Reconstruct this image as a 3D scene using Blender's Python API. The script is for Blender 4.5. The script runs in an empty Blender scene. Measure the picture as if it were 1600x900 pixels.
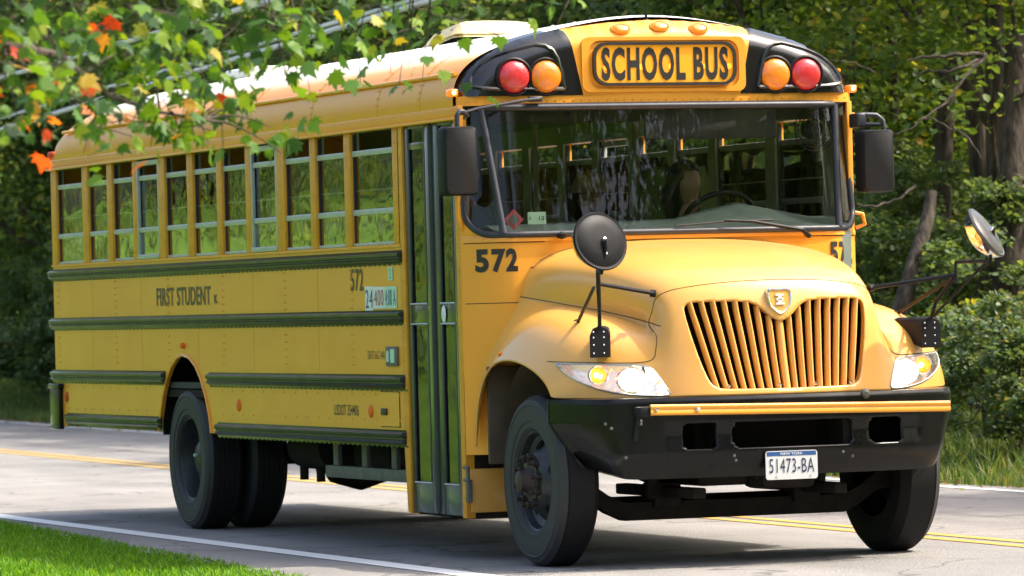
import bpy, bmesh, math, random
import numpy as np
from mathutils import Vector, Matrix
from mathutils.bvhtree import BVHTree
R = math.radians
D = bpy.data
SC = bpy.context.scene
COL = SC.collection
rnd = random.Random(7)
rng = np.random.default_rng(11)

# ---------------------------------------------------------------- camera, sky, sun, exposure
CAMP = Vector((26.1266, -11.0407, 1.4548))
cd = D.cameras.new('camera'); cam = D.objects.new('camera', cd); COL.objects.link(cam)
_r = Vector((0.34992127, 0.93642109, -0.02589678)); _u = Vector((0.01178564, 0.02324162, 0.99966041)); _d = Vector((-0.93670497, 0.35010765, 0.00290358))
cam.matrix_world = Matrix(((_r.x, _u.x, -_d.x, CAMP.x), (_r.y, _u.y, -_d.y, CAMP.y), (_r.z, _u.z, -_d.z, CAMP.z), (0, 0, 0, 1)))
cd.sensor_width = 36; cd.lens = 7946.54 / 1600 * 36; cd.clip_start = 0.5; cd.clip_end = 5000
cd.dof.use_dof = True; cd.dof.focus_distance = 29.0; cd.dof.aperture_fstop = 6.3
SC.camera = cam
SUN_EL, SUN_AZ = R(52), R(72)      # direction towards the sun: azimuth from +x towards +y
sdir = Vector((math.cos(SUN_EL) * math.cos(SUN_AZ), math.cos(SUN_EL) * math.sin(SUN_AZ), math.sin(SUN_EL)))
w = D.worlds.new('World'); SC.world = w; w.use_nodes = True
nt = w.node_tree; bg = nt.nodes['Background']; sky = nt.nodes.new('ShaderNodeTexSky')
sky.sky_type = 'NISHITA'; sky.sun_disc = False; sky.sun_elevation = SUN_EL; sky.sun_rotation = math.pi / 2 - SUN_AZ
sky.dust_density = 6.0; sky.air_density = 1.0; sky.ozone_density = 0.6
nt.links.new(sky.outputs[0], bg.inputs[0]); bg.inputs[1].default_value = 0.15
sl = D.lights.new('sun', 'SUN'); sl.energy = 2.35; sl.angle = R(1.0); sl.color = (1, 0.93, 0.82)
so = D.objects.new('sun', sl); COL.objects.link(so); so.rotation_euler = sdir.to_track_quat('Z', 'Y').to_euler()
SC.view_settings.view_transform = 'Standard'; SC.view_settings.look = 'None'
SC.view_settings.gamma = 1; SC.view_settings.exposure = 1.37
SC.cycles.max_bounces = 10; SC.cycles.transparent_max_bounces = 12; SC.cycles.use_denoising = True

# ---------------------------------------------------------------- materials
def newmat(name):
    m = D.materials.new(name); m.use_nodes = True
    return m, m.node_tree, m.node_tree.nodes['Principled BSDF']
def P(name, col, rough=.5, metal=0, coat=0, noise=0, nscale=8, bump=0, bscale=30, emit=None, es=0, spec=.5, coatr=.03, dirt=None):
    m, t, b = newmat(name)
    b.inputs['Base Color'].default_value = (*col, 1); b.inputs['Roughness'].default_value = rough
    b.inputs['Metallic'].default_value = metal; b.inputs['Coat Weight'].default_value = coat
    b.inputs['Coat Roughness'].default_value = coatr; b.inputs['Specular IOR Level'].default_value = spec
    tc = t.nodes.new('ShaderNodeTexCoord')
    if noise:
        n = t.nodes.new('ShaderNodeTexNoise'); n.inputs['Scale'].default_value = nscale; n.inputs['Detail'].default_value = 8
        t.links.new(tc.outputs['Object'], n.inputs['Vector'])
        mx = t.nodes.new('ShaderNodeMix'); mx.data_type = 'RGBA'
        c2 = dirt if dirt else tuple(c * (1 - noise) for c in col)
        mx.inputs[6].default_value = (*col, 1); mx.inputs[7].default_value = (*c2, 1)
        rp = t.nodes.new('ShaderNodeMapRange'); rp.inputs[1].default_value = .35; rp.inputs[2].default_value = .7; rp.inputs[4].default_value = 1 if not dirt else noise
        t.links.new(n.outputs[0], rp.inputs[0]); t.links.new(rp.outputs[0], mx.inputs[0]); t.links.new(mx.outputs[2], b.inputs['Base Color'])
        r2 = t.nodes.new('ShaderNodeMapRange'); r2.inputs[3].default_value = max(0, rough - .06); r2.inputs[4].default_value = min(1, rough + .12)
        t.links.new(n.outputs[0], r2.inputs[0]); t.links.new(r2.outputs[0], b.inputs['Roughness'])
    if bump:
        n2 = t.nodes.new('ShaderNodeTexNoise'); n2.inputs['Scale'].default_value = bscale; n2.inputs['Detail'].default_value = 3
        t.links.new(tc.outputs['Object'], n2.inputs['Vector'])
        bp = t.nodes.new('ShaderNodeBump'); bp.inputs['Strength'].default_value = 1; bp.inputs['Distance'].default_value = bump
        t.links.new(n2.outputs[0], bp.inputs['Height']); t.links.new(bp.outputs[0], b.inputs['Normal'])
        if coat: t.links.new(bp.outputs[0], b.inputs['Coat Normal'])
    if emit:
        b.inputs['Emission Color'].default_value = (*emit, 1); b.inputs['Emission Strength'].default_value = es
    return m
M = {}
YEL = (.90, .375, .036)
M['yellow'] = P('school_bus_yellow', YEL,   .36, coat=.22, noise=.10, nscale=3.1, bump=.0018, bscale=1.5, dirt=(.50, .30, .075), coatr=.06, spec=.4)
M['hoodyellow'] = P('hood_yellow', (.78, .385, .07), .36, coat=.6, noise=.25, nscale=3, bump=.0008, bscale=2.2, dirt=(.68, .38, .12), coatr=.14)
M['postyellow'] = P('post_yellow', (.78, .335, .018), .45, noise=.2, nscale=9)
M['cream'] = P('hatch_cream', (.82, .66, .36), .5, noise=.1)
M['black'] = P('gloss_black', (.012, .012, .013), .22, coat=.5, bump=.0006, bscale=6)
M['satin'] = P('satin_black', (.011, .011, .013), .5, noise=.4, nscale=14, spec=.25)
M['rail'] = P('rub_rail_black', (.016, .018, .015), .30, coat=.08, spec=.3, noise=.3, nscale=5, bump=.0008, bscale=5)
M['bumper'] = P('bumper_black', (.004, .004, .0045), .26, coat=.12, spec=.25, noise=.35, nscale=5, dirt=(.010, .009, .008), bump=.0006, bscale=5)
M['gasket'] = P('rubber_gasket', (.03, .033, .045), .42, noise=.3, nscale=20)
M['tyre'] = P('tyre_rubber', (.011, .011, .012), .7, noise=.3, nscale=9, dirt=(.024, .022, .020), spec=.25)
M['sidewall'] = P('tyre_sidewall', (.026, .027, .029), .6, noise=.35, nscale=7, dirt=(.055, .050, .043), spec=.4)
M['rim'] = P('dark_rim', (.045, .048, .052), .34, metal=.35, noise=.4, nscale=10)
M['rust'] = P('rusty_hub', (.035, .03, .027), .5, metal=.4, noise=.6, nscale=40, dirt=(.085, .05, .035))
M['under'] = P('dirty_chassis', (.018, .016, .015), .75, noise=.4, nscale=12, dirt=(.05, .04, .03), spec=.1)
M['alu'] = P('aluminium', (.48, .50, .50), .38, metal=.5, noise=.12, nscale=15)
M['chrome'] = P('chrome', (.85, .85, .85), .12, metal=1)
M['galv'] = P('galvanised', (.16, .165, .14), .55, metal=.3, noise=.3, nscale=15)
M['white'] = P('sticker_white', (.78, .80, .78), .5)
M['mint'] = P('sticker_mint', (.50, .74, .55), .5)
M['blue'] = P('print_blue', (.05, .10, .28), .5)
M['redp'] = P('print_red', (.45, .08, .06), .5)
M['green'] = P('print_green', (.10, .42, .22), .5)
M['ink'] = P('lettering_black', (.022, .020, .018), .5)
M['fade'] = P('faded_lettering', (.10, .08, .03), .55)
M['interior'] = P('interior_panel', (.46, .50, .36), .6, noise=.15)
M['ceil'] = P('ceiling_panel', (.30, .31, .26), .6)
M['floor'] = P('floor_mat', (.03, .03, .03), .7)
M['seat'] = P('seat_vinyl', (.022, .032, .024), .5, bump=.001, bscale=40)
M['seatgrn'] = P('seat_green', (.10, .16, .03), .5)
M['dash'] = P('dashboard', (.17, .23, .20), .55, noise=.2)
M['skin'] = P('skin', (.38, .21, .14), .5)
M['hair'] = P('hair', (.012, .009, .008), .45, bump=.004, bscale=60)
M['cloth'] = P('grey_cloth', (.12, .13, .14), .9, bump=.003, bscale=25)
M['jacket'] = P('green_jacket', (.07, .10, .04), .9, bump=.003, bscale=25)
M['tan'] = P('tan_cloth', (.32, .22, .13), .9, bump=.003, bscale=25)
M['amberoff'] = P('amber_lens', (.75, .21, .015), .25, coat=1, emit=(1, .28, .02), es=.05, bump=.0015, bscale=60)
M['redoff'] = P('red_lens', (.45, .025, .03), .25, coat=1, emit=(1, .03, .03), es=.05, bump=.0015, bscale=60)
M['amberlit'] = P('lit_amber', (.7, .17, .01), .3, coat=1, emit=(1, .22, .01), es=.35)
M['bulb'] = P('lit_amber_bulb', (1, .6, .2), .3, emit=(1, .5, .12), es=4)
M['headbulb'] = P('lit_headlight_bulb', (1, 1, 1), .3, emit=(1, .88, .70), es=12)
M['facet'] = P('faceted_chrome', (.90, .86, .80), .25, metal=.8, bump=.008, bscale=26, emit=(1, .80, .6), es=.12)
M['amberbowl'] = P('amber_bowl', (.75, .20, .02), .25, metal=.5, emit=(1, .20, .01), es=.5, bump=.006, bscale=50)
M['headglow'] = P('lit_reflector', (.9, .85, .75), .25, metal=.6, emit=(1, .80, .55), es=.75, bump=.004, bscale=40)
M['refl'] = P('orange_reflector', (.80, .17, .015), .5, spec=.2)
M['redrefl'] = P('red_reflector', (.6, .06, .02), .5, spec=.2)
M['radiator'] = P('radiator_dark', (.012, .011, .010), .9, spec=.05)
M['line_w'] = P('road_paint_white', (.85, .85, .82), .6, noise=.15, nscale=7, dirt=(.42, .42, .40))
M['line_y'] = P('road_paint_yellow', (.55, .34, .06), .6, noise=.3, nscale=7, dirt=(.36, .26, .10))
M['cable'] = P('cable_grey', (.62, .63, .65), .4, metal=.2)
M['platew'] = P('plate_white', (.70, .70, .68), .4)

def glassmat(name, tint, ior=1.55, boost=1.0, rough=.01, bump=0):
    m = D.materials.new(name); m.use_nodes = True; t = m.node_tree; t.nodes.clear()
    o = t.nodes.new('ShaderNodeOutputMaterial'); mx = t.nodes.new('ShaderNodeMixShader'); tr = t.nodes.new('ShaderNodeBsdfTransparent'); gl = t.nodes.new('ShaderNodeBsdfGlossy')
    f = t.nodes.new('ShaderNodeFresnel'); f.inputs[0].default_value = ior
    ml = t.nodes.new('ShaderNodeMath'); ml.operation = 'MULTIPLY'; ml.use_clamp = True; ml.inputs[1].default_value = boost
    tr.inputs[0].default_value = (*tint, 1); gl.inputs['Roughness'].default_value = rough; gl.inputs[0].default_value = (1, 1, 1, 1)
    if bump:
        tc = t.nodes.new('ShaderNodeTexCoord'); n = t.nodes.new('ShaderNodeTexNoise'); n.inputs['Scale'].default_value = 3.0; n.inputs['Detail'].default_value = 1
        t.links.new(tc.outputs['Object'], n.inputs['Vector'])
        bp = t.nodes.new('ShaderNodeBump'); bp.inputs['Distance'].default_value = bump; t.links.new(n.outputs[0], bp.inputs['Height']); t.links.new(bp.outputs[0], gl.inputs['Normal'])
    t.links.new(f.outputs[0], ml.inputs[0]); t.links.new(ml.outputs[0], mx.inputs[0]); t.links.new(tr.outputs[0], mx.inputs[1]); t.links.new(gl.outputs[0], mx.inputs[2]); t.links.new(mx.outputs[0], o.inputs[0])
    return m
M['uglass'] = glassmat('upper_window_glass', (.80, .83, .80), 1.5, 1.3, .01, .002)
M['glass'] = glassmat('window_glass', (.80, .84, .80), 1.5, 2.1, .01, .002)
M['doorglass'] = glassmat('door_glass', (.45, .50, .47), 1.5, 1.0, .02, .003)
M['wglass'] = glassmat('windshield_glass', (.93, .95, .91), 1.5, .8, .01, 0)
M['lens'] = glassmat('clear_lens', (.95, .95, .95), 1.5, 1.3, .03, .001)
M['mirror'] = P('mirror_glass', (.8, .8, .8), .03, metal=1)

# ---------------------------------------------------------------- mesh helpers
class MB:
    def __init__(s): s.bm = bmesh.new(); s.mi = 0; s.mats = []
    def use(s, m):
        if m not in s.mats: s.mats.append(m)
        s.mi = s.mats.index(m); return s
    def poly(s, pts, faces):
        vs = [s.bm.verts.new(p) for p in pts]; out = []
        for f in faces:
            try: q = s.bm.faces.new([vs[i] for i in f]); q.material_index = s.mi; out.append(q)
            except ValueError: pass
        return vs
    def box(s, a, b, bev=0, seg=2):
        x0, y0, z0 = [min(a[i], b[i]) for i in range(3)]; x1, y1, z1 = [max(a[i], b[i]) for i in range(3)]
        vs = s.poly([(x0, y0, z0), (x1, y0, z0), (x1, y1, z0), (x0, y1, z0), (x0, y0, z1), (x1, y0, z1), (x1, y1, z1), (x0, y1, z1)],
                    [(0, 3, 2, 1), (4, 5, 6, 7), (0, 1, 5, 4), (1, 2, 6, 5), (2, 3, 7, 6), (3, 0, 4, 7)])
        if bev:
            es = set(e for v in vs for e in v.link_edges)
            r = bmesh.ops.bevel(s.bm, geom=list(es), offset=bev, segments=seg, affect='EDGES', profile=.5)
            for f in r['faces']: f.material_index = s.mi
        return s
    def obox(s, c, dims, rot, bev=0):      # oriented box
        n0 = len(s.bm.verts); h = [d / 2 for d in dims]
        s.box((-h[0], -h[1], -h[2]), h, bev); s.bm.verts.ensure_lookup_table()
        m = Matrix.Translation(c) @ rot.to_4x4()
        for v in list(s.bm.verts)[n0:]: v.co = m @ v.co
        return s
    def ring(s, rings, cap=True, close=True):    # list of rings of equal point count
        V = [[s.bm.verts.new(p) for p in r] for r in rings]; n = len(rings[0])
        for i in range(len(V) - 1):
            for j in range(n if close else n - 1):
                k = (j + 1) % n
                try: f = s.bm.faces.new((V[i][j], V[i][k], V[i + 1][k], V[i + 1][j])); f.material_index = s.mi
                except ValueError: pass
        if cap:
            for r, fl in ((V[0], True), (V[-1], False)):
                try: f = s.bm.faces.new(r[::-1] if fl else r); f.material_index = s.mi
                except ValueError: pass
        return s
    def tube(s, pts, r, n=8, cap=True):
        pts = [Vector(p) for p in pts]; rr = r if isinstance(r, (list, tuple)) else [r] * len(pts)
        rings = []; up = None
        for i, p in enumerate(pts):
            d = (pts[min(i + 1, len(pts) - 1)] - pts[max(i - 1, 0)]).normalized()
            if up is None:
                up = Vector((0, 0, 1)) if abs(d.z) < .9 else Vector((1, 0, 0))
            a = d.cross(up).normalized(); up = a.cross(d).normalized()
            rings.append([p + (a * math.cos(t) + up * math.sin(t)) * rr[i] for t in [2 * math.pi * k / n for k in range(n)]])
        return s.ring(rings, cap)
    def lathe(s, prof, c, axis, n=32, cap=False):     # prof list of (radius, along)
        ax = Vector(axis).normalized(); a = ax.orthogonal().normalized(); b = ax.cross(a); c = Vector(c)
        return s.ring([[c + ax * h + (a * math.cos(t) + b * math.sin(t)) * max(r, 1e-4) for t in [2 * math.pi * k / n for k in range(n)]] for r, h in prof], cap)
    def prism(s, poly, f0, f1, fn):    # poly 2D, fn(u,v,w)->3D
        n = len(poly); vs = s.poly([fn(u, v, f0) for u, v in poly] + [fn(u, v, f1) for u, v in poly],
            [tuple(range(n)), tuple(range(2 * n - 1, n - 1, -1))] + [(i, i + n, (i + 1) % n + n, (i + 1) % n) for i in range(n)])
        return s
    def build(s, name, mat=None, parent=None, smooth=35, recalc=True):
        if recalc: bmesh.ops.recalc_face_normals(s.bm, faces=s.bm.faces)
        me = D.meshes.new(name); s.bm.to_mesh(me); s.bm.free()
        for m in (s.mats if s.mats else [mat]): me.materials.append(m)
        if smooth:
            me.shade_smooth(); me.set_sharp_from_angle(angle=R(smooth))
        o = D.objects.new(name, me); COL.objects.link(o)
        if parent: o.parent = parent
        return o
def empty(name, loc=(0, 0, 0), label=None, cat=None, group=None, rz=0):
    o = D.objects.new(name, None); COL.objects.link(o); o.location = loc; o.rotation_euler[2] = rz; o.empty_display_size = .2
    return tag(o, label, cat, group)
def tag(o, label=None, cat=None, group=None, kind=None):
    if label: o['label'] = label
    if cat: o['category'] = cat
    if group: o['group'] = group
    if kind: o['kind'] = kind
    return o
def text_obj(name, s, w, h, fn, mat, parent, bold=.02, spacing=1.0, lines=1.0):
    c = D.curves.new(name, 'FONT'); c.body = s; c.size = 1; c.offset = bold; c.space_character = spacing; c.space_line = lines
    c.align_x = 'CENTER'; c.resolution_u = 3
    t = D.objects.new('tmp', c); COL.objects.link(t); dg = bpy.context.evaluated_depsgraph_get(); dg.update()
    me = D.meshes.new_from_object(t.evaluated_get(dg)); D.objects.remove(t); me.name = name
    xs = [v.co.x for v in me.vertices]; ys = [v.co.y for v in me.vertices]
    x0, x1, y0, y1 = min(xs), max(xs), min(ys), max(ys)
    for v in me.vertices:
        v.co = fn((v.co.x - (x0 + x1) / 2) / (x1 - x0) * w, (v.co.y - (y0 + y1) / 2) / (y1 - y0) * h)
    me.materials.clear(); me.materials.append(mat); me.update()
    o = D.objects.new(name, me); COL.objects.link(o)
    if parent: o.parent = parent
    return o
def rrect(w, h, r, n=5, cx=0, cy=0):
    out = []
    for sx, sy, a0 in ((1, 1, 0), (-1, 1, 90), (-1, -1, 180), (1, -1, 270)):
        for k in range(n + 1):
            a = R(a0 + 90 * k / n); out.append((cx + sx * (w / 2 - r) + r * math.cos(a), cy + sy * (h / 2 - r) + r * math.sin(a)))
    return out
# ---------------------------------------------------------------- ground, road and painted lines
def yc(x): return 1.83 - .033 * x + .0003 * x * x
def yn(x): return -1.73 - .008 * x + (.0003 * x * x if x < 0 else 0)
def far_edge(x): return yc(x) + 3.22
def near_edge(x): return yn(x) - .16 - (.04 + .66 * min(1.2, max(0, (x + 10) / 10)))
def sst(a, b, x):
    t = min(1, max(0, (x - a) / (b - a))); return t * t * (3 - 2 * t)
def gh(x, y):
    xc = max(-160, min(120, x)); f = far_edge(xc) + .35; n = near_edge(xc)
    if y > f:
        d = y - f; z = min(d, 9) * .15 * sst(0, 1.6, d) + max(0, min(d, 45) - 9) * .05
        return z - .03 + .05 * math.sin(x * .9) * math.sin(y * 1.3) * sst(.3, 3, d)
    if y < n:
        d = n - y; z = .012 * min(d, 12)
        z += sst(2, -22, x) * (min(max(d - 1.5, 0), 22) * .17)
        return z - .03 + .02 * math.sin(x * .8) * math.sin(y * 1.1) * sst(.3, 3, d)
    return -.03
xs = [-1500, -900, -500, -300, -200, -160] + list(np.arange(-130, 60, 1.25)) + [65, 80, 100, 140, 200, 350, 600, 1000, 1500]
ys = [-1500, -800, -400, -200, -120, -80, -60] + list(np.arange(-45, -6, 1.5)) + list(np.arange(-6, 16, .4)) + list(np.arange(16, 50, 1.5)) + [60, 80, 120, 200, 400, 800, 1500]
gv = [(x, y, gh(x, y)) for x in xs for y in ys]; ny = len(ys)
gf = [(i * ny + j, (i + 1) * ny + j, (i + 1) * ny + j + 1, i * ny + j + 1) for i in range(len(xs) - 1) for j in range(ny - 1)]
me = D.meshes.new('ground'); me.from_pydata(gv, [], gf); me.shade_smooth()
gm, t, b = newmat('ground_grass')
tc = t.nodes.new('ShaderNodeTexCoord'); n1 = t.nodes.new('ShaderNodeTexNoise'); n1.inputs['Scale'].default_value = .9; n1.inputs['Detail'].default_value = 10
n2 = t.nodes.new('ShaderNodeTexNoise'); n2.inputs['Scale'].default_value = 45; n2.inputs['Detail'].default_value = 6
rp = t.nodes.new('ShaderNodeValToRGB'); e = rp.color_ramp.elements
e[0].position = .3; e[0].color = (.06, .14, .012, 1); e[1].position = .72; e[1].color = (.17, .31, .03, 1)
mxx = t.nodes.new('ShaderNodeMath'); mxx.operation = 'MULTIPLY_ADD'; mxx.inputs[1].default_value = .5
t.links.new(tc.outputs['Object'], n1.inputs['Vector']); t.links.new(tc.outputs['Object'], n2.inputs['Vector'])
ad = t.nodes.new('ShaderNodeMath'); ad.operation = 'MULTIPLY'; ad.inputs[1].default_value = .5
t.links.new(n2.outputs[0], ad.inputs[0]); t.links.new(n1.outputs[0], mxx.inputs[0]); t.links.new(ad.outputs[0], mxx.inputs[2]); t.links.new(mxx.outputs[0], rp.inputs[0]); t.links.new(rp.outputs[0], b.inputs['Base Color'])
b.inputs['Roughness'].default_value = .9; b.inputs['Specular IOR Level'].default_value = .2
bp = t.nodes.new('ShaderNodeBump'); bp.inputs['Distance'].default_value = .05; t.links.new(n2.outputs[0], bp.inputs['Height']); t.links.new(bp.outputs[0], b.inputs['Normal'])
me.materials.append(gm); go = D.objects.new('ground', me); COL.objects.link(go); tag(go, kind='structure')

def strip(name, f0, f1, z, mat, x0=-130, x1=80, step=1.0, crown=False):
    X = np.arange(x0, x1, step); v = []; f = []; nn = 9 if crown else 2
    for x in X:
        for k in range(nn): v.append((x, f0(x) + (f1(x) - f0(x)) * k / (nn - 1), z))
    for i in range(len(X) - 1):
        for k in range(nn - 1): f.append((i * nn + k, (i + 1) * nn + k, (i + 1) * nn + k + 1, i * nn + k + 1))
    me = D.meshes.new(name); me.from_pydata(v, [], f); me.materials.append(mat); o = D.objects.new(name, me); COL.objects.link(o); tag(o, kind='structure'); return o
am, t, b = newmat('asphalt')
tc = t.nodes.new('ShaderNodeTexCoord'); mp = t.nodes.new('ShaderNodeMapping'); mp.inputs['Scale'].default_value = (.16, 1, 1)
n1 = t.nodes.new('ShaderNodeTexNoise'); n1.inputs['Scale'].default_value = 1.6; n1.inputs['Detail'].default_value = 7
n2 = t.nodes.new('ShaderNodeTexNoise'); n2.inputs['Scale'].default_value = 90; n2.inputs['Detail'].default_value = 6
n3 = t.nodes.new('ShaderNodeTexVoronoi'); n3.inputs['Scale'].default_value = 60
t.links.new(tc.outputs['Object'], mp.inputs[0]); t.links.new(mp.outputs[0], n1.inputs['Vector']); t.links.new(tc.outputs['Object'], n2.inputs['Vector']); t.links.new(tc.outputs['Object'], n3.inputs['Vector'])
mm = t.nodes.new('ShaderNodeMath'); mm.operation = 'MULTIPLY_ADD'; mm.inputs[1].default_value = .6; m3 = t.nodes.new('ShaderNodeMath'); m3.operation = 'MULTIPLY'; m3.inputs[1].default_value = .4
t.links.new(n2.outputs[0], m3.inputs[0]); t.links.new(n1.outputs[0], mm.inputs[0]); t.links.new(m3.outputs[0], mm.inputs[2])
rp = t.nodes.new('ShaderNodeValToRGB'); e = rp.color_ramp.elements; e[0].position = .34; e[0].color = (.215, .206, .195, 1); e[1].position = .66; e[1].color = (.325, .308, .285, 1)
t.links.new(mm.outputs[0], rp.inputs[0])
vo = t.nodes.new('ShaderNodeTexVoronoi'); vo.feature = 'DISTANCE_TO_EDGE'; vo.inputs['Scale'].default_value = .55
dn = t.nodes.new('ShaderNodeTexNoise'); dn.inputs['Scale'].default_value = 1.3; dn.inputs['Detail'].default_value = 5; va = t.nodes.new('ShaderNodeVectorMath'); va.operation = 'MULTIPLY_ADD'; va.inputs[1].default_value = (1.6, 1.6, 0)
t.links.new(tc.outputs['Object'], dn.inputs['Vector']); t.links.new(dn.outputs['Color'], va.inputs[0]); t.links.new(tc.outputs['Object'], va.inputs[2]); t.links.new(va.outputs[0], vo.inputs['Vector'])
cr_ = t.nodes.new('ShaderNodeMapRange'); cr_.inputs[1].default_value = .003; cr_.inputs[2].default_value = .014; cr_.inputs[3].default_value = .5; cr_.inputs[4].default_value = 1
t.links.new(vo.outputs['Distance'], cr_.inputs[0])
n5 = t.nodes.new('ShaderNodeTexNoise'); n5.inputs['Scale'].default_value = .45; n5.inputs['Detail'].default_value = 4; t.links.new(tc.outputs['Object'], n5.inputs['Vector'])
m5 = t.nodes.new('ShaderNodeMapRange'); m5.inputs[1].default_value = .35; m5.inputs[2].default_value = .65; m5.inputs[3].default_value = .80; m5.inputs[4].default_value = 1.05; t.links.new(n5.outputs[0], m5.inputs[0])
n6 = t.nodes.new('ShaderNodeTexNoise'); n6.inputs['Scale'].default_value = 160; n6.inputs['Detail'].default_value = 2; t.links.new(tc.outputs['Object'], n6.inputs['Vector'])
m6 = t.nodes.new('ShaderNodeMapRange'); m6.inputs[1].default_value = .3; m6.inputs[2].default_value = .7; m6.inputs[3].default_value = .65; m6.inputs[4].default_value = 1.25; t.links.new(n6.outputs[0], m6.inputs[0])
k1 = t.nodes.new('ShaderNodeMath'); k1.operation = 'MULTIPLY'; t.links.new(cr_.outputs[0], k1.inputs[0]); t.links.new(m5.outputs[0], k1.inputs[1])
k2 = t.nodes.new('ShaderNodeMath'); k2.operation = 'MULTIPLY'; t.links.new(k1.outputs[0], k2.inputs[0]); t.links.new(m6.outputs[0], k2.inputs[1])
vm_ = t.nodes.new('ShaderNodeVectorMath'); vm_.operation = 'SCALE'; t.links.new(rp.outputs[0], vm_.inputs[0]); t.links.new(k2.outputs[0], vm_.inputs['Scale']); t.links.new(vm_.outputs[0], b.inputs['Base Color']); b.inputs['Roughness'].default_value = .75
bp = t.nodes.new('ShaderNodeBump'); bp.inputs['Distance'].default_value = .006; t.links.new(n3.outputs[0], bp.inputs['Height']); t.links.new(bp.outputs[0], b.inputs['Normal'])
strip('road', lambda x: near_edge(x) - .04 * math.sin(x * 3.1) * math.sin(x * 1.3), lambda x: far_edge(x) + .18 + .05 * math.sin(x * 2.3), 0, am, crown=True, step=.25)
strip('edge_line', lambda x: yn(x) - .085, lambda x: yn(x) + .085, .004, M['line_w'])
strip('edge_line', lambda x: yc(x) + 3.05, lambda x: yc(x) + 3.15, .004, M['line_w'])
strip('centre_line', lambda x: yc(x) - .16, lambda x: yc(x) - .06, .004, M['line_y'])
strip('centre_line', lambda x: yc(x) + .05, lambda x: yc(x) + .15, .004, M['line_y'])

# ---------------------------------------------------------------- school bus
bus = empty('school_bus', (0, 0, 0), 'yellow school bus with black rub rails, long hood and lit headlights driving on the road', 'school bus')
WR = .4738
def side(u, v, w): return (u, w, v)
def rivets(mb, pts, n, r=.006, h=.004):
    n = Vector(n)
    for p in pts:
        p = Vector(p); a = n.orthogonal().normalized(); b = n.cross(a)
        base = [p + (a * math.cos(t) + b * math.sin(t)) * r for t in [k * math.pi / 3 for k in range(6)]]
        top = [p + n * h + (a * math.cos(t) + b * math.sin(t)) * r * .6 for t in [k * math.pi / 3 for k in range(6)]]
        mb.ring([base, top])
WIN = [(-9.52, -8.83), (-8.68, -8.19), (-8.06, -7.55), (-7.45, -6.93), (-6.78, -6.26), (-6.13, -5.60), (-5.48, -4.97), (-4.86, -4.33), (-4.17, -3.65), (-3.54, -2.99), (-2.87, -2.10)]
arch = [(-7.04, .65), (-7.0, .75), (-6.93, .88), (-6.83, 1.0), (-6.7, 1.09), (-6.57, 1.145), (-6.44, 1.165), (-6.30, 1.145), (-6.16, 1.09), (-6.04, 1.0), (-5.94, .88), (-5.87, .76), (-5.84, .65)]
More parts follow.
